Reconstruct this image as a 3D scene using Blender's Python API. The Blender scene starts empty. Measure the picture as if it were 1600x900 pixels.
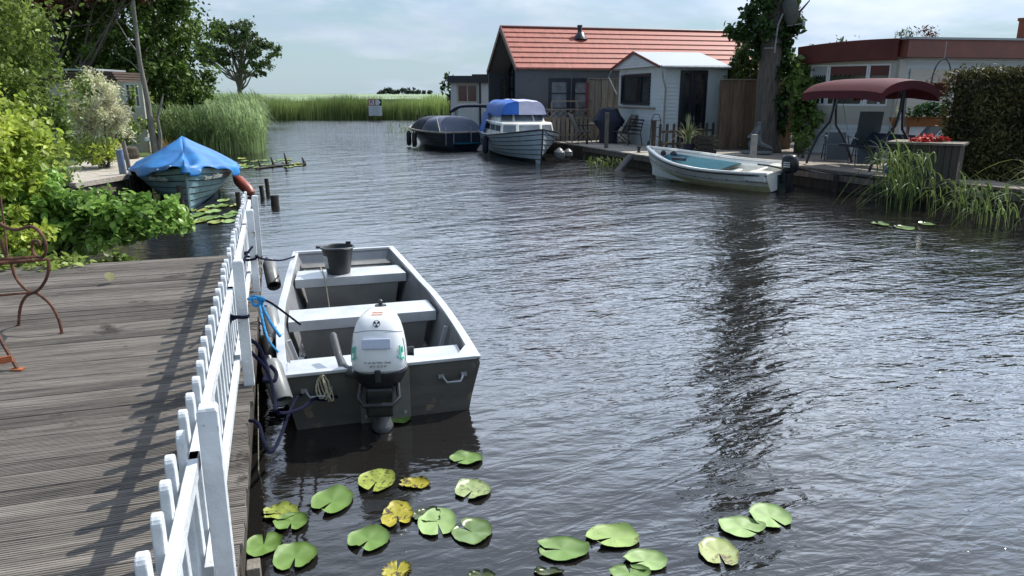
import bpy, math, random
import numpy as np
from mathutils import Vector, Matrix
random.seed(7); rng = np.random.default_rng(7)
S = bpy.context.scene; COL = S.collection
R = math.radians

# ------------------------------------------------------------------ camera
EYE = 2.3; FOC = 1150.0; PITCH = math.atan(304/1150)
cd = bpy.data.cameras.new('camera'); cam = bpy.data.objects.new('camera', cd); COL.objects.link(cam)
cam.location = (0, 0, EYE); cam.rotation_euler = (math.pi/2 - PITCH, 0, 0)
cd.sensor_width = 36; cd.lens = 36*FOC/1600; cd.clip_start = .05; cd.clip_end = 9000
S.camera = cam
# ------------------------------------------------------------------ light
SUN_EL, SUN_AZ = R(51), R(49)          # azimuth clockwise from +Y
sv = Vector((math.sin(SUN_AZ)*math.cos(SUN_EL), math.cos(SUN_AZ)*math.cos(SUN_EL), math.sin(SUN_EL)))
sl = bpy.data.lights.new('sun', 'SUN'); sl.energy = 4.2; sl.angle = R(.6); sl.color = (1, .95, .87)
so = bpy.data.objects.new('sun', sl); COL.objects.link(so); so.rotation_euler = sv.to_track_quat('Z', 'Y').to_euler()
W = bpy.data.worlds.new('World'); S.world = W; W.use_nodes = True
wn, wl = W.node_tree.nodes, W.node_tree.links; wn.clear()
def N(nodes, t, **k):
    n = nodes.new(t)
    for a, b in k.items(): setattr(n, a, b)
    return n
wo = N(wn, 'ShaderNodeOutputWorld'); wb = N(wn, 'ShaderNodeBackground'); wb.inputs[1].default_value = .1
sky = N(wn, 'ShaderNodeTexSky', sky_type='NISHITA', sun_disc=False, sun_elevation=SUN_EL, sun_rotation=SUN_AZ)
sky.air_density = 1.0; sky.dust_density = .15; sky.ozone_density = 1.0
tc = N(wn, 'ShaderNodeTexCoord'); sp = N(wn, 'ShaderNodeSeparateXYZ'); wl.new(tc.outputs['Generated'], sp.inputs[0])
def wmath(op, a, b=None):
    n = N(wn, 'ShaderNodeMath', operation=op)
    for i, v in enumerate((a, b)):
        if v is None: continue
        if isinstance(v, (int, float)): n.inputs[i].default_value = v
        else: wl.new(v, n.inputs[i])
    return n.outputs[0]
zz = wmath('ADD', wmath('MAXIMUM', sp.outputs[2], 0), .22)
cv = N(wn, 'ShaderNodeCombineXYZ'); wl.new(wmath('DIVIDE', sp.outputs[0], zz), cv.inputs[0]); wl.new(wmath('DIVIDE', sp.outputs[1], zz), cv.inputs[1])
cn = N(wn, 'ShaderNodeTexNoise'); cn.inputs['Scale'].default_value = 1.15; cn.inputs['Detail'].default_value = 8; cn.inputs['Roughness'].default_value = .58
cn.inputs['Distortion'].default_value = .25
wl.new(cv.outputs[0], cn.inputs['Vector'])
# more cloud towards the sun side
side = wmath('ADD', wmath('MULTIPLY', sp.outputs[0], .12), wmath('MULTIPLY', sp.outputs[2], .12))
fwd = wmath('MAXIMUM', wmath('ADD', wmath('MULTIPLY', sp.outputs[1], .75), wmath('MULTIPLY', sp.outputs[0], .35)), -.25)
side = wmath('ADD', side, wmath('MULTIPLY', wmath('MULTIPLY', fwd, .20), wmath('MINIMUM', wmath('MULTIPLY', wmath('MAXIMUM', sp.outputs[2], 0), 4.5), 1)))
cr = N(wn, 'ShaderNodeValToRGB'); wl.new(wmath('ADD', cn.outputs[0], side), cr.inputs[0])
cr.color_ramp.elements[0].position = .48; cr.color_ramp.elements[0].color = (0, 0, 0, 1)
cr.color_ramp.elements[1].position = .66; cr.color_ramp.elements[1].color = (1, 1, 1, 1)
cn2 = N(wn, 'ShaderNodeTexNoise'); cn2.inputs['Scale'].default_value = 2.6; cn2.inputs['Detail'].default_value = 5; wl.new(cv.outputs[0], cn2.inputs['Vector'])
cc = N(wn, 'ShaderNodeValToRGB'); wl.new(cn2.outputs[0], cc.inputs[0])
cc.color_ramp.elements[0].position = .35; cc.color_ramp.elements[0].color = (.62, .75, .96, 1)
cc.color_ramp.elements[1].position = .65; cc.color_ramp.elements[1].color = (.84, .93, 1.07, 1)
cs = N(wn, 'ShaderNodeVectorMath', operation='SCALE'); wl.new(cc.outputs[0], cs.inputs[0]); 
rise = N(wn, 'ShaderNodeMapRange'); rise.interpolation_type = 'SMOOTHSTEP'; wl.new(sp.outputs[2], rise.inputs[0]); rise.inputs[1].default_value = .08; rise.inputs[2].default_value = .34; rise.inputs[3].default_value = 0; rise.inputs[4].default_value = 35
low_ = wmath('ADD', wmath('MULTIPLY', wmath('MAXIMUM', sp.outputs[0], 0), 4.0), 7.4)
fall = N(wn, 'ShaderNodeMapRange'); fall.interpolation_type = 'SMOOTHSTEP'; wl.new(sp.outputs[2], fall.inputs[0]); fall.inputs[1].default_value = .30; fall.inputs[2].default_value = .62; fall.inputs[3].default_value = 1; fall.inputs[4].default_value = .22
wl.new(wmath('ADD', wmath('MULTIPLY', wmath('MULTIPLY', rise.outputs[0], fall.outputs[0]), wmath('MAXIMUM', fwd, 0)), low_), cs.inputs[3])
mx = N(wn, 'ShaderNodeMix', data_type='RGBA'); wl.new(wmath('MULTIPLY', cr.outputs[0], .85), mx.inputs[0]); wl.new(cs.outputs[0], mx.inputs[7])
veil = N(wn, 'ShaderNodeMix', data_type='RGBA'); wl.new(wmath('MINIMUM', wmath('ADD', wmath('ADD', wmath('MULTIPLY', fwd, .2), .15), wmath('MAXIMUM', wmath('MULTIPLY', wmath('SUBTRACT', .22, sp.outputs[2]), 2.6), 0)), .85), veil.inputs[0]); veil.inputs[7].default_value = (3.3, 4.7, 5.8, 1)
wl.new(sky.outputs[0], veil.inputs[6]); wl.new(veil.outputs[2], mx.inputs[6])
wl.new(mx.outputs[2], wb.inputs[0]); wl.new(wb.outputs[0], wo.inputs[0])
S.view_settings.view_transform = 'Standard'; S.view_settings.look = 'None'; S.view_settings.exposure = .25; S.view_settings.gamma = 1
S.cycles.max_bounces = 6; S.cycles.caustics_reflective = False; S.cycles.caustics_refractive = False; S.cycles.transparent_max_bounces = 6

# ------------------------------------------------------------------ measuring helpers (metres from photo pixels)
def ray(px, py):
    x, y = (px-800)/FOC, (450-py)/FOC
    return Vector((x, math.cos(PITCH)+math.sin(PITCH)*y, -math.sin(PITCH)+math.cos(PITCH)*y))
def G(px, py, z=.45):
    r = ray(px, py); return Vector((0, 0, EYE)) + r*((z-EYE)/r.z)
def AY(px, py, Y):
    r = ray(px, py); return Vector((0, 0, EYE)) + r*(Y/r.y)
def onwall(px, py, p0, d):
    """distance along wall and height where the sight line meets the vertical plane through p0 with direction d"""
    r = ray(px, py); n = Vector((-d[1], d[0])); k = (n.x*p0[0]+n.y*p0[1])/(n.x*r.x+n.y*r.y)
    p = r*k; return (p.x-p0[0])*d[0]+(p.y-p0[1])*d[1], EYE+p.z

# ------------------------------------------------------------------ materials
MATS = {}
def mat(name, col, rough=.6, metal=0, var=.15, scale=6, bump=0, bscale=40, stretch=(1, 1, 1), spot=None, spotc=None, spots=3, spec=.5, trans=0, island=0, col2=None, detail=5, rot=0):
    if name in MATS: return MATS[name]
    m = bpy.data.materials.new(name); MATS[name] = m; m.use_nodes = True
    n, l = m.node_tree.nodes, m.node_tree.links; n.clear()
    out = N(n, 'ShaderNodeOutputMaterial'); b = N(n, 'ShaderNodeBsdfPrincipled')
    b.inputs['Roughness'].default_value = rough; b.inputs['Metallic'].default_value = metal
    b.inputs['Specular IOR Level'].default_value = spec
    t = N(n, 'ShaderNodeTexCoord'); mp = N(n, 'ShaderNodeMapping'); l.new(t.outputs['Object'], mp.inputs[0]); mp.inputs['Scale'].default_value = stretch
    mp.inputs['Rotation'].default_value = (0, 0, rot)
    nz = N(n, 'ShaderNodeTexNoise'); nz.inputs['Scale'].default_value = scale; nz.inputs['Detail'].default_value = detail; nz.inputs['Roughness'].default_value = .6; l.new(mp.outputs[0], nz.inputs['Vector'])
    cr = N(n, 'ShaderNodeValToRGB'); l.new(nz.outputs[0], cr.inputs[0])
    c2 = col2 or col
    cr.color_ramp.elements[0].position = .32; cr.color_ramp.elements[1].position = .68
    cr.color_ramp.elements[0].color = tuple(max(0, c*(1-var)) for c in col)+(1,)
    cr.color_ramp.elements[1].color = tuple(min(1, c*(1+var)) for c in c2)+(1,)
    c = cr.outputs[0]
    if island:
        g = N(n, 'ShaderNodeNewGeometry'); mr = N(n, 'ShaderNodeMapRange'); l.new(g.outputs['Random Per Island'], mr.inputs[0])
        mr.inputs[3].default_value = 1-island; mr.inputs[4].default_value = 1+island
        sc = N(n, 'ShaderNodeVectorMath', operation='SCALE'); l.new(c, sc.inputs[0]); l.new(mr.outputs[0], sc.inputs[3]); c = sc.outputs[0]
    if spot is not None:
        n2 = N(n, 'ShaderNodeTexNoise'); n2.inputs['Scale'].default_value = spots; n2.inputs['Detail'].default_value = 7; n2.inputs['Roughness'].default_value = .7; l.new(mp.outputs[0] if spots < 0 else t.outputs['Object'], n2.inputs['Vector'])
        r2 = N(n, 'ShaderNodeValToRGB'); l.new(n2.outputs[0], r2.inputs[0]); r2.color_ramp.elements[0].position = spot; r2.color_ramp.elements[1].position = min(1, spot+.05)
        mm = N(n, 'ShaderNodeMix', data_type='RGBA'); l.new(r2.outputs[0], mm.inputs[0]); l.new(c, mm.inputs[6]); mm.inputs[7].default_value = tuple(spotc)+(1,); c = mm.outputs[2]
    l.new(c, b.inputs['Base Color'])
    rr = N(n, 'ShaderNodeMapRange'); l.new(nz.outputs[0], rr.inputs[0]); rr.inputs[3].default_value = max(.02, rough-.12); rr.inputs[4].default_value = min(1, rough+.12); l.new(rr.outputs[0], b.inputs['Roughness'])
    if bump:
        nb = N(n, 'ShaderNodeTexNoise'); nb.inputs['Scale'].default_value = bscale; nb.inputs['Detail'].default_value = 4; l.new(mp.outputs[0], nb.inputs['Vector'])
        bp = N(n, 'ShaderNodeBump'); bp.inputs['Strength'].default_value = bump; bp.inputs['Distance'].default_value = .02; l.new(nb.outputs[0], bp.inputs['Height']); l.new(bp.outputs[0], b.inputs['Normal'])
    if trans:
        tr = N(n, 'ShaderNodeBsdfTranslucent'); l.new(c, tr.inputs[0]); ms = N(n, 'ShaderNodeMixShader'); ms.inputs[0].default_value = trans
        l.new(b.outputs[0], ms.inputs[1]); l.new(tr.outputs[0], ms.inputs[2]); l.new(ms.outputs[0], out.inputs[0])
    else: l.new(b.outputs[0], out.inputs[0])
    return m
def leafmat(name, col, col2=None, island=.45, var=.3, scale=.8, trans=.3, rough=.5):
    return mat(name, col, rough=rough, col2=col2, island=island, var=var, scale=scale, trans=trans, spec=.35, detail=3)

deckwood = mat('weathered_decking', (.175, .155, .135), .85, var=.45, scale=3.5, stretch=(.5, 9, 9), bump=.5, bscale=16, island=.30, spot=.60, spotc=(.065, .055, .045), spots=1.6, detail=7)
planks2 = mat('pale_dock_planks', (.42, .38, .32), .85, var=.3, scale=3, stretch=(1, 7, 7), bump=.4, bscale=12, island=.15)
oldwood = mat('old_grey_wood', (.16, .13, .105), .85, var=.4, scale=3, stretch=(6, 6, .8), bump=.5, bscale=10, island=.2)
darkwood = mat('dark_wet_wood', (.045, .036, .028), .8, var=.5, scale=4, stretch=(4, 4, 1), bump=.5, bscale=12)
brownwood = mat('brown_fence_wood', (.13, .09, .062), .8, var=.4, scale=2.5, stretch=(8, 8, .6), bump=.4, bscale=10, island=.25)
greywood = mat('grey_fence_wood', (.20, .175, .14), .8, var=.3, scale=2.5, stretch=(8, 8, .6), bump=.4, bscale=10, island=.2)
fwhite = mat('flaking_white_paint', (.64, .67, .69), .5, var=.16, scale=5, bump=.35, bscale=30, spot=.64, spotc=(.22, .17, .12), spots=14)
fwhiteB = mat('flaking_white_post_paint', (.66, .69, .71), .5, var=.16, scale=3, bump=.4, bscale=25, spot=.635, spotc=(.12, .06, .04), spots=9)
white = mat('white_paint', (.76, .77, .76), .4, var=.06)
gel = mat('white_gelcoat', (.86, .84, .77), .25, var=.07, scale=3)
gelstain = mat('stained_hull_cream', (.70, .60, .34), .35, var=.2, scale=4)
alu = mat('oxidised_aluminium', (.56, .58, .60), .42, metal=.35, var=.16, scale=2.5, bump=.15, bscale=8, spot=.66, spotc=(.34, .34, .33), spots=6)
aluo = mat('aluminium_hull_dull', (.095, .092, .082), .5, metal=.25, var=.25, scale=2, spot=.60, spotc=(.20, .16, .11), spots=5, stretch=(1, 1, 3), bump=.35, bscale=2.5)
alud = mat('aluminium_floor_dirty', (.20, .20, .19), .6, metal=.3, var=.35, scale=4)
stain = mat('transom_pad_metal', (.20, .195, .175), .4, metal=.4, var=.2, scale=6)
mwhite = mat('motor_white_plastic', (.80, .82, .84), .22, var=.03)
mblack = mat('motor_black_plastic', (.018, .020, .024), .35, var=.3)
mgrey = mat('motor_grey', (.09, .095, .10), .4, var=.2)
rubber = mat('black_rubber', (.02, .021, .022), .55, var=.2)
blackpl = mat('black_bucket_plastic', (.022, .024, .026), .45, var=.3, spot=.66, spotc=(.10, .10, .09), spots=14)
fend = mat('grey_vinyl_fender', (.20, .21, .21), .35, var=.15, scale=8, spot=.6, spotc=(.3, .32, .27), spots=10)
fendred = mat('red_vinyl_fender', (.30, .075, .05), .4, var=.25, scale=4)
navy = mat('navy_rope', (.005, .006, .022), .95, var=.5, scale=60, bump=.5, bscale=90, spec=.12)
cyanr = mat('cyan_rope', (.02, .25, .55), .7, var=.3, scale=50, bump=.8, bscale=90)
creamr = mat('cream_rope', (.50, .46, .33), .8, var=.3, scale=50, bump=.8, bscale=90)
tarpb = mat('blue_tarpaulin', (.012, .11, .36), .45, var=.22, scale=1.6, bump=.5, bscale=5, col2=(.018, .19, .48))
tealhull = mat('grey_blue_hull_paint', (.16, .27, .31), .5, var=.22, scale=3, spot=.64, spotc=(.28, .34, .34), spots=4)
tealdark = mat('dark_blue_hull_paint', (.02, .028, .05), .35, var=.3, scale=3)
hullwhite = mat('pale_blue_white_hull', (.50, .56, .62), .35, var=.12, scale=3)
canvasb = mat('blue_canvas', (.015, .12, .50), .55, var=.18, scale=3, bump=.3, bscale=10)
canvasl = mat('faded_lilac_canvas', (.52, .54, .74), .6, var=.1, scale=3, bump=.3, bscale=10)
canvasn = mat('navy_canvas', (.014, .018, .04), .6, var=.25, scale=3, bump=.3, bscale=10)
canvasg = mat('slate_blue_canvas', (.085, .105, .17), .55, var=.15, scale=3, bump=.2, bscale=8)
coverteal = mat('teal_cover', (.006, .085, .125), .75, var=.2, scale=4, bump=.3, bscale=12, spec=.15)
rooft = mat('red_roof_tiles', (.37, .11, .078), .6, var=.26, scale=2.2, spot=.64, spotc=(.22, .10, .075), spots=5, bump=.15, bscale=20, stretch=(3, 1, 1))
roofd = mat('dark_red_trim', (.12, .025, .018), .5, var=.2)
greyw = mat('dark_grey_render', (.085, .09, .097), .8, var=.1, scale=3, bump=.2, bscale=60)
navyf = mat('navy_frame', (.012, .016, .028), .35, var=.2)
soffit = mat('beige_soffit', (.26, .24, .2), .8, var=.1)
siding = mat('white_siding', (.56, .62, .64), .5, var=.06, scale=1.5)
cream = mat('cream_panel', (.46, .44, .38), .5, var=.08, scale=1.5)
sheetroof = mat('pale_sheet_roof', (.36, .39, .40), .45, var=.08, scale=2)
glass = mat('dark_window_glass', (.02, .028, .032), .06, var=.5, scale=1.2, spec=.8)
glassr = mat('red_blind_behind_glass', (.075, .008, .012), .25, var=.3, scale=2, spec=.8)
glassl = mat('pale_window_glass', (.16, .19, .22), .08, var=.4, scale=2, spec=.8)
curtain = mat('net_curtain', (.45, .46, .46), .8, var=.1, stretch=(10, 10, 1))
maroon = mat('maroon_fabric', (.085, .006, .014), .8, var=.2, scale=4)
maroonf = mat('maroon_fascia', (.11, .022, .02), .5, var=.25, scale=2)
brownf = mat('brown_fascia', (.20, .07, .05), .5, var=.2, scale=2)
steel = mat('dark_steel', (.03, .032, .04), .35, metal=.3, var=.2)
galv = mat('galvanised_grey', (.32, .34, .36), .4, metal=.5, var=.15)
mesht = mat('grey_textilene', (.085, .105, .12), .6, var=.15, scale=20)
rust = mat('rusty_iron', (.13, .055, .033), .75, var=.5, scale=14, bump=.4, bscale=60, spot=.6, spotc=(.05, .035, .03), spots=20)
rusto = mat('orange_rust', (.42, .13, .05), .8, var=.3, scale=14, bump=.4, bscale=60)
stone = mat('grey_stone', (.14, .15, .16), .8, var=.3, scale=12, bump=.3, bscale=40)
bark = mat('grey_bark', (.11, .095, .08), .9, var=.45, scale=3, stretch=(5, 5, .7), bump=1, bscale=8)
barkl = mat('pale_bark', (.19, .175, .15), .9, var=.4, scale=4, stretch=(4, 4, .6), bump=.8, bscale=8)
soil = mat('bank_soil', (.07, .055, .038), .95, var=.5, scale=2, bump=.6, bscale=10)
grassm = mat('lawn', (.075, .11, .025), .9, var=.4, scale=1.2, bump=.8, bscale=50)
paving = mat('terrace_paving', (.28, .24, .20), .85, var=.25, scale=2, bump=.3, bscale=20, spot=.62, spotc=(.17, .12, .09), spots=1.5)
panelm = mat('aluminium_box_panel', (.19, .19, .18), .5, metal=.2, var=.2, scale=3, spot=.62, spotc=(.16, .15, .13), spots=5)
terracotta = mat('terracotta', (.22, .06, .035), .8, var=.2)
orangew = mat('orange_wood_planter', (.26, .11, .035), .6, var=.2, stretch=(1, 8, 8))
bluepl = mat('blue_plastic', (.01, .06, .35), .4, var=.15)
signw = mat('sign_white', (.62, .65, .68), .4, var=.04)
signk = mat('sign_black', (.02, .02, .025), .4, var=.1)
signr = mat('sign_red', (.35, .03, .04), .4, var=.1)
greent = mat('green_decal', (.12, .50, .38), .4, var=.1)
oranged = mat('faded_orange_decal', (.72, .45, .34), .4, var=.1)
dishm = mat('dish_grey', (.16, .16, .15), .5, var=.15, scale=3)
padc = mat('lily_pad_green', (.12, .215, .04), .55, var=.22, scale=3, island=.12, spec=.6)
padp = mat('lily_pad_pale', (.24, .36, .12), .55, var=.2, scale=4, island=.1, spec=.6)
pads = mat('lily_pad_speckled', (.26, .32, .05), .55, var=.3, scale=7, spot=.52, spotc=(.09, .085, .02), spots=32)
padb = mat('lily_pad_rotting', (.34, .30, .02), .5, var=.4, scale=9, spot=.53, spotc=(.05, .035, .012), spots=15)
pade = mat('lily_pad_eaten', (.25, .36, .10), .55, var=.2, scale=5, spot=.60, spotc=(.12, .085, .03), spots=11)
padd = mat('lily_pad_sunken', (.055, .075, .022), .3, var=.3, scale=8)

# ------------------------------------------------------------------ mesh helpers
def tag(o, label=None, cat=None, group=None, kind=None):
    if label: o['label'] = label
    if cat: o['category'] = cat
    if group: o['group'] = group
    if kind: o['kind'] = kind
    return o
def thing(name, loc, label, cat, rz=0, group=None):
    o = bpy.data.objects.new(name, None); COL.objects.link(o); o.location = loc; o.rotation_euler = (0, 0, rz); o.empty_display_size = .2
    return tag(o, label, cat, group)
class MB:
    def __init__(s): s.v = []; s.f = []
    def add(s, vs, fs):
        k = len(s.v); s.v += [tuple(v) for v in vs]; s.f += [tuple(i+k for i in f) for f in fs]; return s
    def box(s, c, d, rz=0, M=None, taper=1):
        x, y, z = d[0]/2, d[1]/2, d[2]/2
        vs = [Vector((a*x*(taper if e > 0 else 1), b*y*(taper if e > 0 else 1), e*z)) for e in (-1, 1) for a, b in ((-1, -1), (1, -1), (1, 1), (-1, 1))]
        if M is None: M = Matrix.Rotation(rz, 3, 'Z')
        vs = [M @ v + Vector(c) for v in vs]
        return s.add(vs, [(3, 2, 1, 0), (4, 5, 6, 7), (0, 1, 5, 4), (1, 2, 6, 5), (2, 3, 7, 6), (3, 0, 4, 7)])
    def bar(s, a, b, w, h=None, up=(0, 0, 1)):
        """box beam from a to b, w wide, h high"""
        a, b = Vector(a), Vector(b); h = h or w; d = (b-a); L = d.length; d.normalize(); u = Vector(up)
        if abs(d.dot(u)) > .99: u = Vector((0, 1, 0))
        x = d.cross(u).normalized(); u = x.cross(d)
        M = Matrix((x, d, u)).transposed()
        return s.box((a+b)/2, (w, L, h), M=M)
    def tube(s, pts, r, seg=8, cap=True):
        pts = [Vector(p) for p in pts]; n = len(pts); rs = r if hasattr(r, '__len__') else [r]*n
        vs = []; prev = None
        for i, p in enumerate(pts):
            t = (pts[min(i+1, n-1)]-pts[max(i-1, 0)])
            t = t.normalized() if t.length > 1e-9 else Vector((0, 0, 1))
            if prev is None:
                a = Vector((0, 0, 1)) if abs(t.z) < .9 else Vector((1, 0, 0)); x = t.cross(a).normalized()
            else:
                x = prev - t*prev.dot(t); x = x.normalized() if x.length > 1e-6 else t.orthogonal().normalized()
            prev = x; y = t.cross(x)
            vs += [p + (x*math.cos(q)+y*math.sin(q))*rs[i] for q in [2*math.pi*k/seg for k in range(seg)]]
        fs = [(i*seg+k, i*seg+(k+1) % seg, (i+1)*seg+(k+1) % seg, (i+1)*seg+k) for i in range(n-1) for k in range(seg)]
        if cap: fs += [tuple(range(seg))[::-1], tuple((n-1)*seg+k for k in range(seg))]
        return s.add(vs, fs)
    def lathe(s, prof, c=(0, 0, 0), seg=24, sx=1, sy=1, M=None):
        vs = []
        for r, z in prof:
            for k in range(seg):
                q = 2*math.pi*k/seg; v = Vector((r*sx*math.cos(q), r*sy*math.sin(q), z))
                if M: v = M @ v
                vs.append(v+Vector(c))
        n = len(prof)
        fs = [(i*seg+k, i*seg+(k+1) % seg, (i+1)*seg+(k+1) % seg, (i+1)*seg+k) for i in range(n-1) for k in range(seg)]
        if prof[0][0] > 1e-6: fs.append(tuple(range(seg))[::-1])
        if prof[-1][0] > 1e-6: fs.append(tuple((n-1)*seg+k for k in range(seg)))
        return s.add(vs, fs)
    def prism(s, poly, z0, z1):
        n = len(poly)
        vs = [(p[0], p[1], z0) for p in poly]+[(p[0], p[1], z1) for p in poly]
        return s.add(vs, [tuple(range(n))[::-1], tuple(range(n, 2*n))]+[(i, (i+1) % n, (i+1) % n+n, i+n) for i in range(n)])
    def slab(s, pts, th, n):
        """polygon pts (3D) extruded by th along n"""
        k = len(pts); n = Vector(n)*th
        vs = [Vector(p) for p in pts]+[Vector(p)+n for p in pts]
        return s.add(vs, [tuple(range(k))[::-1], tuple(range(k, 2*k))]+[(i, (i+1) % k, (i+1) % k+k, i+k) for i in range(k)])
    def grid(s, fn, nu, nv, cu=False):
        vs = [fn(i/nu, j/nv) for i in range(nu+(0 if cu else 1)) for j in range(nv+1)]
        m = nu if cu else nu+1
        fs = [(i*(nv+1)+j, ((i+1) % m)*(nv+1)+j, ((i+1) % m)*(nv+1)+j+1, i*(nv+1)+j+1) for i in range(nu) for j in range(nv)]
        return s.add(vs, fs)
    def build(s, name, m, parent=None, smooth=False, world=False, bevel=0, origin=None, ang=40, sub=0, solid=0):
        me = bpy.data.meshes.new(name); off = Vector((0, 0, 0))
        if parent is not None and world: off = Vector(parent.location)
        if parent is None and origin is not None: off = Vector(origin)
        me.from_pydata([tuple(Vector(v)-off) for v in s.v], [], s.f); me.materials.append(m)
        o = bpy.data.objects.new(name, me); COL.objects.link(o)
        if parent is not None: o.parent = parent
        elif origin is not None: o.location = off
        if smooth:
            me.polygons.foreach_set('use_smooth', [True]*len(me.polygons))
            if ang < 180:
                try: me.set_sharp_from_angle(angle=R(ang))
                except Exception: pass
        if solid:
            md = o.modifiers.new('solid', 'SOLIDIFY'); md.thickness = solid; md.offset = 0
        if sub:
            md = o.modifiers.new('sub', 'SUBSURF'); md.levels = sub; md.render_levels = sub
        if bevel:
            md = o.modifiers.new('bevel', 'BEVEL'); md.width = bevel; md.segments = 2; md.limit_method = 'ANGLE'; md.angle_limit = R(35)
        return o
def npmesh(name, V, F, m, parent=None, origin=(0, 0, 0), smooth=False):
    V = np.asarray(V, dtype=np.float32)-np.asarray(origin, dtype=np.float32); F = np.asarray(F, dtype=np.int32)
    me = bpy.data.meshes.new(name); me.vertices.add(len(V)); me.vertices.foreach_set('co', V.ravel())
    k = F.shape[1]; me.loops.add(F.size); me.loops.foreach_set('vertex_index', F.ravel())
    me.polygons.add(len(F)); me.polygons.foreach_set('loop_start', np.arange(0, F.size, k, dtype=np.int32))
    try: me.polygons.foreach_set('loop_total', np.full(len(F), k, dtype=np.int32))
    except Exception: pass
    me.update(calc_edges=True); me.materials.append(m)
    if smooth: me.polygons.foreach_set('use_smooth', np.ones(len(F), dtype=bool))
    o = bpy.data.objects.new(name, me); COL.objects.link(o)
    if parent is not None: o.parent = parent
    else: o.location = origin
    return o
def unit(a): return a/np.maximum(np.linalg.norm(a, axis=1, keepdims=True), 1e-9)
def leaves(P, size, wid=.55, up=.5, jit=.35, out=None):
    """folded leaf blades: two quads each, at points P"""
    n = len(P); P = np.asarray(P)
    d = rng.normal(size=(n, 3)); d[:, 2] -= .25
    if out is not None: d += out*.8
    d = unit(d)
    nn = rng.normal(size=(n, 3)); nn[:, 2] += up*2.2; nn = unit(nn)
    x = unit(np.cross(d, nn)); nn = np.cross(x, d)
    s = size*(1+jit*rng.normal(size=(n, 1)).clip(-1.5, 2)); w = s*wid*.5
    fold = .25*w
    pts = [P, P+d*s*.28-x*w*.85+nn*fold, P+d*s*.68-x*w*.8+nn*fold*.8, P+d*s-nn*s*.06, P+d*s*.68+x*w*.8+nn*fold*.8, P+d*s*.28+x*w*.85+nn*fold]
    V = np.stack(pts, 1).reshape(-1, 3); b = np.arange(n)[:, None]*6
    F = np.concatenate([b+np.array([0, 1, 2, 3]), b+np.array([0, 3, 4, 5])], 0)
    return V, F
def blades(P, H, w, lean=.25, segs=4, wind=(0, 0), droop=.15):
    n = len(P); a = rng.uniform(0, 2*math.pi, n); L = np.abs(rng.normal(0, lean, n))
    dx = np.cos(a)*L+wind[0]; dy = np.sin(a)*L+wind[1]
    H = H*rng.uniform(.75, 1.08, n); b = rng.uniform(0, math.pi, n); wx, wy = np.cos(b)*w/2, np.sin(b)*w/2
    V = np.zeros((n, segs+1, 2, 3))
    for i in range(segs+1):
        t = i/segs; k = (1-t)**.7*(1 if i else .7)+.05
        cx = P[:, 0]+dx*H*t*t; cy = P[:, 1]+dy*H*t*t; cz = P[:, 2]+H*(t-droop*L*3*t**3)
        V[:, i, 0] = np.stack([cx-wx*k, cy-wy*k, cz], 1); V[:, i, 1] = np.stack([cx+wx*k, cy+wy*k, cz], 1)
    base = (np.arange(n)*(segs+1)*2)[:, None]
    F = np.concatenate([base+np.array([2*i, 2*i+1, 2*i+3, 2*i+2]) for i in range(segs)], 0)
    return V.reshape(-1, 3), F
def join(parts):
    Vs, Fs, k = [], [], 0
    for V, F in parts: Vs.append(V); Fs.append(F+k); k += len(V)
    return np.concatenate(Vs), np.concatenate(Fs)
def blob_points(c, r, n, clumps, cr=.28, hollow=.55, seed=None):
    """leaf positions gathered in clumps over an uneven ellipsoid"""
    g = np.random.default_rng(seed) if seed is not None else rng
    d = unit(g.normal(size=(clumps, 3))); q = g.uniform(hollow, 1, (clumps, 1))**.6
    q *= 1+.16*np.sin(d[:, :1]*5+1.3)*np.cos(d[:, 1:2]*4)+.08*g.normal(size=(clumps, 1))
    C = d*q*np.array(r)+np.array(c)
    i = g.integers(0, clumps, n); rr = np.array(r)*cr*g.uniform(.5, 1.2, (clumps, 1))
    off = g.normal(size=(n, 3))*.55
    return C[i]+off*np.minimum(rr[i], np.mean(r)*cr*1.2), C
def limbs(base, tips, r0, top, seg=8, wob=.25, rtip=.02, clip=999):
    """a tapering trunk from base to top with limbs that reach the tips"""
    mb = MB(); base, top = Vector(base), Vector(top); n = 9; tr = []
    for i in range(n+1):
        t = i/n; p = base.lerp(top, t); w = wob*r0*2
        if 0 < i: p += Vector((random.uniform(-w, w), random.uniform(-w, w), 0))*min(1, t*2)
        tr.append(p)
    rs = [r0*(1.45 if i == 0 else 1.1 if i == 1 else 1)*(1-.8*i/n) for i in range(n+1)]
    mb.tube(tr, rs, seg+2)
    for T in tips:
        T = Vector(T); k = int(min(n-1, max(2, n*(.25+.6*random.random())))); a = tr[k]
        if T.z < a.z: k = max(2, k-3); a = tr[k]
        d = T-a; m1 = a+d*.35+Vector((0, 0, -.04*d.length))+Vector([random.uniform(-.06, .06)*d.length for _ in range(3)])
        m2 = a+d*.7+Vector((0, 0, .05*d.length))+Vector([random.uniform(-.06, .06)*d.length for _ in range(3)])
        mb.tube([a, m1, m2, T], [rs[k]*.5, rs[k]*.32, rs[k]*.2, rtip], 6)
        for _ in range(3):
            e = m2+Vector([random.uniform(-.22, .22)*d.length for _ in range(3)])+Vector((0, 0, .08*d.length)); mb.tube([m2, (m2+e)/2+Vector((0, 0, .03)), e], [rs[k]*.16, rs[k]*.1, rtip*.6], 5)
    return mb
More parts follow.
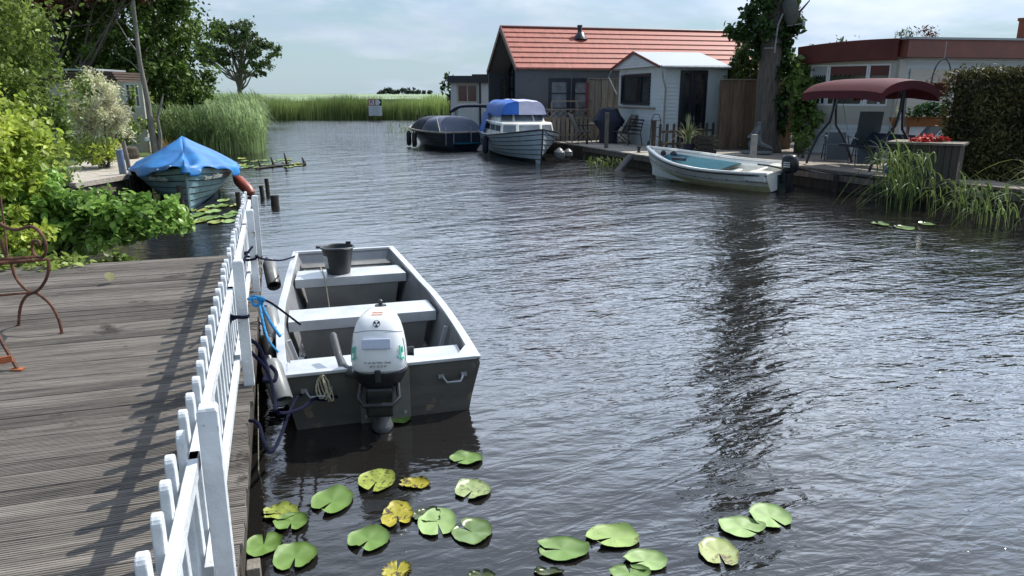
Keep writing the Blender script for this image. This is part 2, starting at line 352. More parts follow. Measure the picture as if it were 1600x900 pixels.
def tree(name, base, blobs, lm, label, cat='tree', n=9000, size=.16, r0=.2, bm=bark, top=None, clumps=70, cr=.25, tips=14, wid=.6, group=None, seed=1, up=.5, hollow=.5):
    random.seed(seed); t = thing(name, base, label, cat, group=group)
    parts = []; allC = []
    tot = sum(b[1][0]*b[1][1]*b[1][2] for b in blobs)**1
    for bi, (c, r) in enumerate(blobs):
        k = r[0]*r[1]*r[2]/tot
        P, C = blob_points(c, r, int(n*k), max(10, int(clumps*k)), cr, hollow, seed*10+bi); parts.append(leaves(P, size, wid, up)); allC.append(C)
    V, F = join(parts); npmesh('crown', V, F, lm, t, origin=base)
    C = np.concatenate(allC)
    if top is None: top = Vector(blobs[0][0])+Vector((0, 0, blobs[0][1][2]*.5))
    idx = rng.choice(len(C), min(tips, len(C)), replace=False)
    limbs(base, [C[i] for i in idx], r0, top).build('trunk', bm, t, smooth=True, world=True)
    return t

# ------------------------------------------------------------------ setting: water, banks
def water_mat():
    m = bpy.data.materials.new('river_water'); m.use_nodes = True; n, l = m.node_tree.nodes, m.node_tree.links
    b = n['Principled BSDF']; b.inputs['Base Color'].default_value = (.013, .012, .011, 1); b.inputs['Roughness'].default_value = .05; b.inputs['IOR'].default_value = 1.66
    b.inputs['Specular IOR Level'].default_value = .62
    t = N(n, 'ShaderNodeTexCoord')
    def wave(scale, st, rot, det, dist=.6):
        mp = N(n, 'ShaderNodeMapping'); mp.vector_type = 'TEXTURE'; mp.inputs['Rotation'].default_value = (0, 0, R(rot)); mp.inputs['Scale'].default_value = (1/st, 1, 1); l.new(t.outputs['Object'], mp.inputs[0])
        z = N(n, 'ShaderNodeTexNoise'); z.inputs['Scale'].default_value = scale; z.inputs['Detail'].default_value = det; z.inputs['Roughness'].default_value = .5; z.inputs['Distortion'].default_value = dist
        l.new(mp.outputs[0], z.inputs['Vector']); return z.outputs[0]
    def M(op, a, b=None):
        q = N(n, 'ShaderNodeMath', operation=op)
        for i, v in enumerate((a, b)):
            if v is None: continue
            if isinstance(v, (int, float)): q.inputs[i].default_value = v
            else: l.new(v, q.inputs[i])
        return q.outputs[0]
    big = wave(1.2, .35, 38, 2, .3); mid = wave(4.6, .34, 24, 3, .6); fine = wave(14, .42, 6, 3, .5); cross = wave(3.0, .4, -12, 2)
    h = M('ADD', M('ADD', M('MULTIPLY', big, .070), M('MULTIPLY', mid, .030)), M('ADD', M('MULTIPLY', fine, .0125), M('MULTIPLY', cross, .018)))
    # calm lee beside the jetty and boat, breezier mid-river
    sx = N(n, 'ShaderNodeSeparateXYZ'); l.new(t.outputs['Object'], sx.inputs[0])
    lee = N(n, 'ShaderNodeMapRange'); lee.interpolation_type = 'SMOOTHSTEP'; l.new(M('ADD', sx.outputs[0], M('MULTIPLY', sx.outputs[1], .30)), lee.inputs[0])
    lee.inputs[1].default_value = .2; lee.inputs[2].default_value = 2.6; lee.inputs[3].default_value = .42; lee.inputs[4].default_value = 1
    patch = wave(.22, .5, -20, 3); pr = N(n, 'ShaderNodeMapRange'); l.new(patch, pr.inputs[0]); pr.inputs[1].default_value = .35; pr.inputs[2].default_value = .65; pr.inputs[3].default_value = .55; pr.inputs[4].default_value = 1.15
    bp = N(n, 'ShaderNodeBump'); bp.inputs['Distance'].default_value = 1; 
    # the breeze ruffles the open far reach more than the sheltered near water
    fl = N(n, 'ShaderNodeMapRange'); l.new(sx.outputs[1], fl.inputs[0]); fl.inputs[1].default_value = 3.5; fl.inputs[2].default_value = 34; fl.inputs[3].default_value = .8; fl.inputs[4].default_value = 2.1
    l.new(M('MULTIPLY', M('MULTIPLY', lee.outputs[0], pr.outputs[0]), fl.outputs[0]), bp.inputs['Strength']); l.new(h, bp.inputs['Height']); l.new(bp.outputs[0], b.inputs['Normal'])
    return m
mb = MB(); mb.add([(-300, -30, 0), (300, -30, 0), (300, 120, 0), (-300, 120, 0)], [(0, 1, 2, 3)]); tag(mb.build('water', water_mat()), kind='structure')
# far ground reaching the horizon
fieldm = mat('far_meadow', (.10, .15, .045), .95, var=.3, scale=.05, bump=.6, bscale=2)
mb = MB(); mb.prism([(-4000, 69.5), (4000, 69.5), (4000, 7000), (-4000, 7000)], -.6, .25); tag(mb.build('field', fieldm), kind='structure')
# right bank
bankR = [G(873, 222), G(930, 230), G(984, 238), G(1030, 245), Vector((6.3, 20.55, .45)), G(1251, 261.5), G(1370, 276), G(1422, 280), G(1600, 298)]
rb = [(p.x, p.y) for p in bankR]+[(13.5, 11.5), (22, 6), (60, 6), (60, 69.2), (-4.6, 69.2), (-4.2, 46), (-1.6, 40), (.4, 34.5), (1.0, 31.6)]
mb = MB(); mb.prism(rb, -.5, .40); tag(mb.build('ground', soil), kind='structure')
mb = MB(); mb.prism([(p[0]+.45, p[1]+.12) for p in rb[3:9]]+[(11, 20), (12, 26), (8, 27.5), (5, 26)], .404, .432); tag(mb.build('terrace', paving), kind='structure')
# left bank
lb = [(-60, -10), (-7.0, -10), (-6.4, 5.5), (-5.6, 8.0), (-6.9, 10.6), (-8.2, 13), (-9.9, 15.2), (-10.2, 18.5), (-11.4, 24), (-12.6, 27.6), (-14, 29.6), (-16, 34), (-26, 69.2), (-60, 69.2), (-300, 100), (-300, -10)]
mb = MB(); mb.prism(lb, -.5, .28); tag(mb.build('lawn', grassm), kind='structure')

# ------------------------------------------------------------------ jetty in the foreground
DZ = .55
fd = Vector((-.3, .954, 0)).normalized(); bd = Vector((fd.y, -fd.x, 0))       # along the fence / along the boards (towards the water)
O = Vector((-.99, 2.39, 0))                                                   # a point on the water-side edge
ja = math.atan2(bd.y, bd.x)
jet = thing('jetty', O, 'weathered grey ribbed timber jetty in the left foreground', 'jetty', rz=ja)
pv, pf = [], []
y = -2.6; bi = 0
while y < 5.92:
    w = .143; x1 = random.uniform(-.042, -.018); x0 = -7.5; dz = random.uniform(-.004, .003); tilt = random.uniform(-.004, .004)
    prof = []; g = 9; pw = w/g
    for k in range(g):
        a = k*pw
        prof += [(a, -.007), (a+pw*.22, 0), (a+pw*.72, 0), (a+pw*.94, -.007)]
    prof = [(-.0, -.03)]+prof+[(w, -.03)]
    k0 = len(pv)
    for q, zz_ in prof: pv.append((x0, y+q, DZ+dz+zz_+tilt*(q/w-.5)))
    for q, zz_ in prof: pv.append((x1, y+q, DZ+dz+zz_+tilt*(q/w-.5)+.002))
    m_ = len(prof)
    for i in range(m_-1): pf.append((k0+i, k0+i+1, k0+m_+i+1, k0+m_+i)[::-1])
    pf.append(tuple(k0+m_+i for i in range(m_)))
    y += w+.006; bi += 1
mb = MB(); mb.v = pv; mb.f = pf; mb.build('planks', deckwood, jet)
mb = MB(); mb.box((-.06, 1.65, .44), (.05, 8.5, .14)); mb.box((-1.4, 1.65, .44), (.07, 8.4, .14)); mb.box((-3.5, 1.65, .44), (.07, 8.4, .14)); mb.build('joists', darkwood, jet)
for yy in (-1.2, .9, 3.1, 5.4):
    mb = MB(); mb.tube([(-.16, yy, -.6), (-.15, yy+.02, .5)], .065, 10); mb.build('pile', darkwood, jet, smooth=True)
for yy, zt in ((.02, .62), (5.97, .6)):
    pass
# stub post outside the edge at the bottom of the picture
p = G(396, 884, .52); mb = MB(); mb.box((0, 0, -.3), (.05, .07, .62)); o = mb.build('jetty_stub_post', greywood, bevel=.004); o.location = p; o.rotation_euler = (0, 0, ja); tag(o, 'short grey timber stub at the water edge of the jetty, beside the nearest lily pads', 'post')
# a pale cane leaning in the water beside it
a = G(403, 600, .5); b = G(404, 735, .0); mb = MB(); mb.tube([a, (a+b)/2, b], .004, 5); o = mb.build('cane', creamr, origin=b); tag(o, 'thin pale cane hanging down the jetty edge', 'cane')

# ------------------------------------------------------------------ white fence
fen = thing('picket_fence', O+Vector((0, 0, DZ)), 'low white picket fence with flaking paint along the water edge of the jetty', 'fence', rz=math.atan2(fd.y, fd.x))
# local x runs along the fence (away), local y to the left (deck side); posts at y=.07
posts = [(-2.62, .78), (-.22, .78), (1.99, .78), (4.32, .74), (5.93, .66)]
for i, (s, h) in enumerate(posts):
    mb = MB(); w = .062; y0 = .048
    mb.box((s, y0, h/2), (w, w, h)); mb.box((s, y0, h+.006), (w, w, .012), taper=.8)
    o = mb.build('post', fwhiteB, fen, bevel=.003)
for a, b in zip(posts[:-1], posts[1:]):
    for z in (.60, .16):
        mb = MB(); mb.box(((a[0]+b[0])/2, .104, z), (b[0]-a[0]+(.06 if z > .3 else -.08), .032, .054)); mb.build('rail', fwhite, fen, bevel=.003)
pic = MB()
def picket(h, w=.054, th=.027):
    m = MB(); out = [(-w/2, 0), (-w/2, h-w*.5)]+[(-w/2*math.cos(q), h-w*.5+w/2*math.sin(q)) for q in [math.pi*k/8 for k in range(1, 8)]]+[(w/2, h-w*.5), (w/2, 0)]
    n_ = len(out); m.add([(x, -th/2, z) for x, z in out]+[(x, th/2, z) for x, z in out], [tuple(range(n_)), tuple(range(n_, 2*n_))[::-1]]+[(i, i+n_, (i+1) % n_+n_, (i+1) % n_) for i in range(n_)])
    return m
s = -2.55; proto = None
while s < 5.9:
    hh = .62 if proto is None else .62
    if proto is None: proto = picket(.64).build('picket', fwhite, fen, bevel=.004); o = proto
    else: o = proto.copy(); COL.objects.link(o); o.parent = fen
    o.location = (s, .137, .085+random.uniform(-.006, .006)); o.rotation_euler = (random.uniform(-.012, .012), random.uniform(-.015, .015), random.uniform(-.03, .03))
    s += .165

# ------------------------------------------------------------------ aluminium boat
bo = Vector((-.92, 4.95, 0)); bang = math.atan2(.285, .958)
alub = thing('aluminium_boat', bo, 'open grey aluminium rowing boat with three bench seats moored beside the jetty', 'boat', rz=bang)
BL = 3.62
def hb(v):  # half breadth at gunwale
    t = v/BL; return .70+.03*math.sin(min(1, t*1.6)*math.pi)*1 - .135*max(0, (t-.45)/.55)**1.7
def gz(v): return .41+.10*(v/BL)**2.2
def bz(v): return -.12+.30*max(0, (v/BL-.62)/.38)**1.8
def hbb(v): return hb(v)*(.86-.06*v/BL)
nv = 24
def outer(i, j):
    v = i*BL; q = j  # q across 0..1 : left gunwale, chine, chine, right gunwale
    return v
mb = MB(); secs = []
for i in range(nv+1):
    v = BL*i/nv; h, b_, g, k = hb(v), hbb(v), gz(v), bz(v); tp = 0
    mid = (h*.5+b_*.5)+.005
    row = [(-h, g), (-h-.012, g-.05), (-(h*.45+b_*.55)-.004, (g*.45+k*.55)+.01), (-(h*.42+b_*.58)+.004, (g*.42+k*.58)-.02), (-b_, k), (0, k-.02), (b_, k), ((h*.42+b_*.58)-.004, (g*.42+k*.58)-.02), ((h*.45+b_*.55)+.004, (g*.45+k*.55)+.01), (h+.012, g-.05), (h, g)]
    rk = .10*(i/nv)**6
    row = [(x, v+.16*((z-k)/(g-k))*(1 if i == nv else max(0, (i/nv-.8)/.2)**2)*1, z) for x, z in row]; secs.append(row)
k = len(secs[0]); mb.v = [p for r_ in secs for p in r_]
mb.f = [(i*k+j, (i+1)*k+j, (i+1)*k+j+1, i*k+j+1) for i in range(nv) for j in range(k-1)]
mb.f += [tuple(range(k)), tuple(nv*k+j for j in range(k))[::-1]]
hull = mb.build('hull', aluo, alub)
# the inside is open: remove the two end caps' fill by an inner skin drawn within
mb = MB(); sec2 = []
for i in range(nv+1):
    v = BL*i/nv; vv = min(max(v, .035), BL-.02); h, b_, g, kk = hb(v)-.035, hbb(v)-.03, gz(v)-.006, bz(v)+.07
    ex = .14*(1 if i == nv else max(0, (i/nv-.8)/.2)**2)
    sec2.append([(-h, vv+ex, g), (-(h*.6+b_*.4), vv+ex*.7, g*.6+kk*.4), (-b_, vv, kk), (b_, vv, kk), ((h*.6+b_*.4), vv+ex*.7, g*.6+kk*.4), (h, vv+ex, g)])
k2 = 6; mb.v = [p for r_ in sec2 for p in r_]; mb.f = [(i*k2+j, i*k2+j+1, (i+1)*k2+j+1, (i+1)*k2+j) for i in range(nv) for j in range(k2-1)]
mb.f += [tuple(range(k2))[::-1], tuple(nv*k2+j for j in range(k2))]
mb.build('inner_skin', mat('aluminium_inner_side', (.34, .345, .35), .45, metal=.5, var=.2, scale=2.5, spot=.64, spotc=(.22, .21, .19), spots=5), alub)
mb = MB(); mb.grid(lambda u, w: Vector(((w*2-1)*(hbb(u*BL)-.06), .05+u*(BL-.15), bz(u*BL)+.085)), 12, 2); mb.build('floor', alud, alub)
# gunwale rim
mb = MB()
for sgn in (-1, 1):
    pr = []
    for i in range(nv+1):
        v = BL*i/nv; ex = .16*(1 if i == nv else max(0, (i/nv-.8)/.2)**2); x = hb(v); g = gz(v)
        pr.append([(sgn*(x+.018), v+ex, g-.022), (sgn*(x+.018), v+ex, g+.008), (sgn*(x-.048), v+ex, g+.008), (sgn*(x-.048), v+ex, g-.022)])
    mb.add([p for r_ in pr for p in r_], [(i*4+j, (i+1)*4+j, (i+1)*4+(j+1) % 4, i*4+(j+1) % 4) for i in range(nv) for j in range(4)]+[(0, 1, 2, 3), (nv*4, nv*4+1, nv*4+2, nv*4+3)])
mb.box((0, BL+.125, gz(BL)-.004), (2*hb(BL)-.02, .06, .03)); mb.box((0, .012, .415), (1.37, .062, .024))
for sgn in (-1, 1): mb.add([(sgn*.66, .04, .4235), (sgn*.66, .26, .4235), (sgn*.46, .04, .4235), (sgn*.57, .09, .4235)], [(0, 1, 3, 2)])
mb.build('gunwale', alu, alub, bevel=.004)
def bench(v0, v1, z, nm='bench_seat', drop=True):
    m = MB(); n_ = 4; w0 = hb(v0)-.075; w1 = hb(v1)-.075
    m.add([(-w0, v0, z), (w0, v0, z), (w1, v1, z), (-w1, v1, z), (-w0, v0, z-.09), (w0, v0, z-.09), (w1, v1, z-.03), (-w1, v1, z-.03)], [(0, 1, 2, 3), (0, 4, 5, 1), (3, 2, 6, 7), (4, 7, 6, 5)])
    o = m.build(nm, alu, alub); m = MB()
    if drop:
        lw = w0-.10; zb = bz(v0)+.09
        m.add([(-lw-.02, v0+.012, z-.05), (lw+.02, v0+.012, z-.05), (lw-.04, v0+.012, zb), (-lw+.04, v0+.012, zb)], [(0, 3, 2, 1)])
        m.add([(-lw-.02, v1-.012, z-.05), (lw+.02, v1-.012, z-.05), (lw-.04, v1-.012, zb), (-lw+.04, v1-.012, zb)], [(0, 1, 2, 3)])
    m.build('box_panel', panelm, o); return o
bench(.045, .50, .345, drop=True); bench(1.42, 1.80, .37); bench(2.72, 3.12, .43)
mb = MB(); mb.box((0, 3.46, .40), (1.0, .22, .02)); mb.build('bow_locker', alud, alub)
for x, v in ((-.56, .95), (.56, .95), (-.57, 2.3), (.57, 2.3)):
    mb = MB(); sg = 1 if x > 0 else -1
    mb.bar((x+sg*.09, v, .36), (x-sg*.015, v, .0), .03, .03); mb.build('rib', alu, alub)
mb = MB(); mb.box((0, -.012, .20), (.36, .02, .42)); mb.build('transom_pad', stain, alub, bevel=.003)
for x in (-.14, .14):
    mb = MB(); mb.lathe([(.0, 0), (.014, 0), (.014, .01), (0, .012)], (x, -.022, .05), 10, M=Matrix.Rotation(R(90), 3, 'X')); mb.build('bolt', galv, alub)
def handle(x, z):
    m = MB(); m.tube([(x-.075, -.005, z+.02), (x-.065, -.035, z+.005), (x-.05, -.05, z-.015), (x+.05, -.05, z-.015), (x+.065, -.035, z+.005), (x+.075, -.005, z+.02)], .009, 8)
    m.box((x-.085, -.006, z+.02), (.045, .012, .03)); m.box((x+.085, -.006, z+.02), (.045, .012, .03)); m.build('handle', galv, alub, smooth=True)
handle(-.47, .27); handle(.50, .27)
# outboard motor (a part of the boat with its own pieces)
mo = bpy.data.objects.new('outboard_motor', None); COL.objects.link(mo); mo.parent = alub; mo.location = (-.035, -.115, .385); mo.rotation_euler = (R(-3), 0, R(-12)); mo.scale = (1.17, 1.12, 1.34)
mo['label'] = 'white outboard motor with black lower cowl clamped on the transom'
def cowl(prof, yc=0):
    """rows: z, half width, rear (towards camera), front; superellipse section"""
    m = MB(); vs = []; sg = 36
    for z, hw, rr_, ff in prof:
        for k_ in range(sg):
            q = 2*math.pi*k_/sg; c, s_ = math.cos(q), math.sin(q); e = .72
            x = hw*math.copysign(abs(c)**e, c); yy = (ff if s_ > 0 else rr_)*math.copysign(abs(s_)**e, s_)
            x *= 1-.22*max(0, s_)
            vs.append((x, yy, z))
    n_ = len(prof); m.add(vs, [(i*sg+k_, i*sg+(k_+1) % sg, (i+1)*sg+(k_+1) % sg, (i+1)*sg+k_) for i in range(n_-1) for k_ in range(sg)]+[tuple(range(sg))[::-1], tuple((n_-1)*sg+k_ for k_ in range(sg))])
    return m
cowl([(.055, .150, .155, .22), (.07, .160, .165, .235), (.12, .163, .168, .245), (.18, .158, .158, .25), (.24, .146, .142, .25), (.285, .130, .118, .245), (.315, .112, .09, .235), (.335, .088, .06, .215), (.345, .05, .02, .17), (.347, .01, -.02, .1)]).build('cowling', mwhite, mo, smooth=True, ang=180)
cowl([(-.05, .085, .10, .13), (-.02, .125, .13, .18), (.02, .150, .155, .22), (.052, .163, .168, .238), (.0545, .15, .155, .22)]).build('lower_cowl', mblack, mo, smooth=True, ang=60)
# raised top panel, grip recess, knob
mb = MB(); mb.box((0, -.1605, .212), (.165, .012, .055), M=Matrix.Rotation(R(-17), 3, 'X')); mb.build('grip_recess', mat('recess_lilac_plastic', (.50, .55, .68), .3, var=.05), mo, bevel=.012)
mb = MB(); mb.lathe([(0, 0), (.035, 0), (.035, .012), (.012, .016), (.014, .035), (.008, .04), (0, .04)], (0, .17, .338), 16); mb.build('fuel_cap', mblack, mo, smooth=True)
def decal(text, loc, size, m, rot, par, nm='lettering', ext=.0006, shear=0, align='CENTER'):
    cu = bpy.data.curves.new(nm, 'FONT'); cu.body = text; cu.size = size; cu.extrude = ext; cu.align_x = align; cu.align_y = 'CENTER'; cu.shear = shear
    tmp = bpy.data.objects.new(nm, cu); COL.objects.link(tmp); dg = bpy.context.evaluated_depsgraph_get(); me = bpy.data.meshes.new_from_object(tmp.evaluated_get(dg)); bpy.data.objects.remove(tmp)
    o = bpy.data.objects.new(nm, me); COL.objects.link(o); me.materials.clear(); me.materials.append(m); o.parent = par; o.location = loc; o.rotation_euler = rot; return o
CP = [(.055, .150, .155, .22), (.07, .160, .165, .235), (.12, .163, .168, .245), (.18, .158, .158, .25), (.24, .146, .142, .25), (.285, .130, .118, .245), (.315, .112, .09, .235), (.335, .088, .06, .215), (.345, .05, .02, .17)]
def cp_(q, z, off=.0015):
    for a_, b_ in zip(CP[:-1], CP[1:]):
        if a_[0] <= z <= b_[0]:
            k_ = (z-a_[0])/(b_[0]-a_[0]); hw, r2, f2 = [a_[i]+(b_[i]-a_[i])*k_ for i in (1, 2, 3)]
    c_, s_ = math.cos(q), math.sin(q); e = .72; x = hw*math.copysign(abs(c_)**e, c_); y = (f2 if s_ > 0 else r2)*math.copysign(abs(s_)**e, s_); x *= 1-.22*max(0, s_)
    n_ = Vector((x, y, .25*(z > .25))).normalized(); return Vector((x, y, z))+n_*off
seamm = mat('motor_seam_grey', (.25, .27, .30), .5)
mb = MB(); mb.tube([cp_(R(a), .262+.012*math.cos(R((a-270)*2)), .0005) for a in range(192, 350, 4)], .0022, 5); mb.tube([cp_(R(a), .066, .0008) for a in range(0, 361, 8)], .003, 5); mb.build('panel_seam', seamm, mo)
for sg_ in (200, 340): mb = MB(); mb.tube([cp_(R(sg_), z, .001) for z in (.10, .13, .16, .19, .22)], .003, 5); mb.build('side_groove', seamm, mo)
# round emblem on the sloping top
eloc = Vector((0, -.1065, .3045)); EM = Matrix.Rotation(R(47), 3, 'X')
mb = MB(); sg = 28
for a0, a1, n_ in ((.0175, .021, sg),):
    vs = [EM @ Vector((r_*math.cos(2*math.pi*k_/sg), r_*math.sin(2*math.pi*k_/sg), .001))+eloc for r_ in (a0, a1) for k_ in range(sg)]
    mb.add(vs, [(k_, (k_+1) % sg, (k_+1) % sg+sg, k_+sg) for k_ in range(sg)])
for k_ in range(3):
    a = R(30+120*k_); dv = Vector((math.cos(a), math.sin(a), 0)); pv_ = Vector((-dv.y, dv.x, 0)); mb.add([EM @ (dv*q0+pv_*w_+Vector((0, 0, .0012)))+eloc for q0, w_ in ((.003, -.0035), (.0185, -.009), (.0185, .009), (.003, .0035))], [(0, 1, 2, 3)])
mb.build('emblem', mat('emblem_navy', (.01, .03, .08), .4, var=.05), mo)
mb = MB(); M_ = Matrix.Rotation(R(14), 3, 'X')
for q in (0, .022): mb.box((-.0, -.042+q, .3415+q*.25), (.062, .016 if q == 0 else .005, .003), M=M_)
mb.build('warning_decal', oranged, mo)
for sg_ in (-1, 1):
    mb = MB(); M_ = Matrix.Rotation(R(sg_*58), 3, 'Z') @ Matrix.Rotation(R(-6), 3, 'X')
    for q, (dx, dz_, w_, h_) in enumerate(((0, .02, .012, .07), (.022, .03, .010, .03), (.018, -.015, .022, .012), (-.016, .0, .014, .010))):
        mb.box(Vector((sg_*.1335, -.128, .14))+M_ @ Vector((dx*sg_, 0, dz_)), (w_, .004, h_), M=M_)
    mb.build('side_stripe', greent, mo)
decal('R. van der Veen - Sneek', (.005, -.1725, .118), .0155, signk, (R(84), 0, 0), mo)
decal('0515 - 22 33 44', (.005, -.1735, .098), .0145, signk, (R(88), 0, 0), mo)
mb = MB(); mb.box((0, -.172, .045), (.035, .022, .065)); mb.build('latch', mblack, mo, bevel=.006)
mb = MB(); mb.tube([(-.105, -.08, -.02), (-.115, -.15, -.075), (-.08, -.20, -.10), (.08, -.20, -.10), (.115, -.15, -.075), (.105, -.08, -.02)], .014, 8); mb.build('carry_handle', mblack, mo, smooth=True)
mb = MB(); mb.box((0, -.06, -.11), (.16, .14, .16)); mb.box((0, .10, -.05), (.16, .13, .12)); mb.build('swivel_bracket', mblack, mo, bevel=.015)
mb = MB(); mb.lathe([(.045, -.75), (.052, -.5), (.060, -.27), (.058, -.25), (.052, -.24), (.05, -.1)], (0, .0, 0), 18, sy=1.3); mb.lathe([(.064, -.282), (.066, -.272), (.064, -.262)], (0, .0, 0), 18, sy=1.3); mb.build('drive_leg', mgrey, mo, smooth=True)
mb = MB(); mb.tube([(-.11, .02, .02), (-.20, .07, .01), (-.235, .12, .02)], [.035, .032, .028], 10); mb.tube([(-.235, .12, .02), (-.275, .22, .06)], [.028, .022], 10); mb.build('tiller_arm', mgrey, mo, smooth=True)
mb = MB(); pts = [(-.275+-.06*t, .22+.20*t, .06+.075*t) for t in [i/14 for i in range(15)]]; mb.tube(pts, [.024 if i % 2 else .021 for i in range(14)]+[.018], 12); mb.build('tiller_grip', mgrey, mo, smooth=True)
mb = MB(); mb.tube([(.12, .05, .12), (.20, .05, .12)], [.02, .026], 10); mb.build('shift_knob', mblack, mo, smooth=True)

def loc_alu(x, v, z): return alub.matrix_basis @ Vector((x, v, z)) if False else bo + Matrix.Rotation(bang, 3, 'Z') @ Vector((x, v, z))
# bucket
bp_ = loc_alu(-.12, 2.93, .43)
buc = thing('bucket', bp_, 'black plastic bucket standing on the bow seat of the aluminium boat', 'bucket')
buc.scale = (1.2, 1.2, 1.2)
mb = MB(); mb.lathe([(0, 0), (.098, 0), (.103, .004), (.137, .225), (.150, .228), (.153, .236), (.147, .240), (.137, .238), (.132, .232), (.098, .01), (0, .008)], seg=36)
mb.build('body', blackpl, buc, smooth=True)
mb = MB(); mb.add([(-.152, -.03, .225), (-.185, -.022, .222), (-.185, .022, .222), (-.152, .03, .225), (-.150, -.03, .242), (-.187, -.02, .247), (-.187, .02, .247), (-.150, .03, .242)], [(0, 1, 2, 3), (7, 6, 5, 4), (0, 4, 5, 1), (1, 5, 6, 2), (2, 6, 7, 3)]); mb.box((.07, .135, .245), (.045, .02, .03)); mb.build('lug', blackpl, buc, bevel=.003)
mb = MB(); mb.tube([(.145*math.cos(q), .147*math.sin(q), .236+.012*abs(math.sin(q))) for q in [R(-8-i*150/14) for i in range(15)]], .0035, 6); mb.build('wire_handle', galv, buc, smooth=True)
mb = MB()
qs = [R(196+i*6) for i in range(8)]
mb.add([(r_*math.cos(q), r_*math.sin(q), z) for z, r_ in ((.06, .1125), (.17, .1285)) for q in qs], [(i, i+1, i+9, i+8) for i in range(7)]); mb.build('label_sticker', mat('sticker_grey', (.45, .47, .46), .6, var=.35, scale=30), buc)
# pale rope hanging on the bow seat
mb = MB(); rp = [loc_alu(-.30, 3.13, .45), loc_alu(-.285, 3.0, .445), loc_alu(-.28, 2.8, .447), loc_alu(-.27, 2.71, .43), loc_alu(-.265, 2.68, .30), loc_alu(-.25, 2.6, .08), loc_alu(-.18, 2.4, .07)]
mb.tube(rp, .006, 6); tag(mb.build('rope', creamr, smooth=True, origin=rp[0]), 'thin pale rope hanging over the bow seat beside the black bucket', 'rope')
mb = MB(); c0 = loc_alu(-.42, -.03, .36)
for k_ in range(5):
    q = k_*.7; pts = [c0+Vector((.035*math.cos(a+q)+.012*k_-.02, -.01+.02*math.sin(a), -.05+.075*math.sin(a+q*.3)*(1+.2*k_*.3))) for a in [i*.6 for i in range(12)]]; mb.tube(pts, .006, 6)
mb.tube([c0+Vector((.03, 0, .0)), c0+Vector((.045, -.01, -.08)), c0+Vector((.03, -.015, -.15))], .006, 6)
tag(mb.build('knotted_cord', creamr, smooth=True, origin=c0), 'cream cord knotted round the left transom handle of the aluminium boat', 'cord')

# ------------------------------------------------------------------ fenders and ropes on the jetty edge
def rope(pts, r, m, label, nm='mooring_rope', cat='rope', twist=True):
    # smooth the polyline with catmull-rom
    P = [Vector(p) for p in pts]; Q = []
    for i in range(len(P)-1):
        p0, p1, p2, p3 = P[max(i-1, 0)], P[i], P[i+1], P[min(i+2, len(P)-1)]
        for k_ in range(6):
            t = k_/6; Q.append(.5*((2*p1)+(p2-p0)*t+(2*p0-5*p1+4*p2-p3)*t*t+(3*p1-p0-3*p2+p3)*t**3))
    Q.append(P[-1]); m_ = MB(); m_.tube(Q, r, 7); o = m_.build(nm, m, smooth=True, origin=P[0]); return tag(o, label, cat)
def FN(s_, y_, z_): # fence coordinates -> world
    return O+Vector((0, 0, DZ))+fd*s_+Vector((-fd.y, fd.x, 0))*y_+Vector((0, 0, z_))
def fender(s_, label, z0=.02, L=.52, r=.085, tip=.1, lean=.06, y=-.14, m=fend):
    t = thing('fender', FN(s_, y, z0-.4), label, 'fender', group='fenders hanging from the jetty')
    a = FN(s_, y, z0-.05)-t.location; b = FN(s_+tip, y-lean, z0-.05-L)-t.location
    ax = (a-b).normalized(); M = ax.to_track_quat('Z', 'Y').to_matrix()
    mm = MB(); mm.lathe([(0, 0), (.03, .0), (.06, .02), (r, .07), (r, L-.07), (.06, L-.02), (.03, L), (.022, L+.03), (0, L+.03)], b, 22, M=M); mm.build('body', m, t, smooth=True)
    mm = MB(); mm.lathe([(r+.002, L-.13), (r+.003, L-.125), (r+.003, L-.115), (r+.002, L-.11)], b, 22, M=M); mm.build('band', rubber, t, smooth=True)
    return t
def fender2(px, py, label, L=.30, r=.075, m=fend, dz=-.13, z=.42, lat=.02):
    c = G(px, py, z); t = thing('fender', c, label, 'fender', group='fenders hanging from the jetty')
    a = fd*(L/2)+Vector((-.02, 0, .08)); b = -fd*(L/2)+Vector((lat, 0, dz)); ax = (a-b).normalized(); Lb = (a-b).length; M = ax.to_track_quat('Z', 'Y').to_matrix()
    mm = MB(); mm.lathe([(0, .03), (r*.55, .03), (r*.85, .004), (r*.95, 0), (r, .012), (r, Lb-.05), (r*.8, Lb-.01), (r*.3, Lb+.01), (.018, Lb+.04), (0, Lb+.04)], b, 26, M=M); mm.build('body', m, t, smooth=True)
    mm = MB(); mm.lathe([(0, .0), (r*.5, .0), (r*.5, .01), (0, .012)], b+ax*.022, 20, M=M); mm.build('end_plug', mat('dark_teal_plug', (.01, .05, .055), .5), t)
    mm = MB(); p_ = a+ax*.03; e_ = Vector((-.06, 0, DZ+.01-z)); mm.tube([p_, (p_+e_)/2+Vector((0, 0, .02)), e_], .005, 5); mm.build('lanyard', navy, t)
    return t
fender2(424, 424, 'grey cylindrical fender farthest along the jetty, beyond the far fence post')
fender2(424, 506, 'grey fender under the cyan knot between jetty and boat')
fender2(421, 548, 'black rubber fender squeezed between jetty and boat', m=rubber, r=.06, dz=-.16, z=.32, L=.26)
fender2(428, 590, 'grey fender nearest the stern of the aluminium boat', lat=.05, L=.22, r=.07)
lh = loc_alu(-.47, -.05, .25)
rope([FN(1.99, .03, .22), FN(1.95, -.06, .10), FN(1.75, -.10, .0), FN(1.45, -.12, .02), (FN(1.45, -.12, .02)+lh)/2+Vector((0, 0, -.03)), lh, lh+Vector((.13, .035, -.012))], .011, navy, 'thick navy mooring rope from the middle fence post to the stern handle')
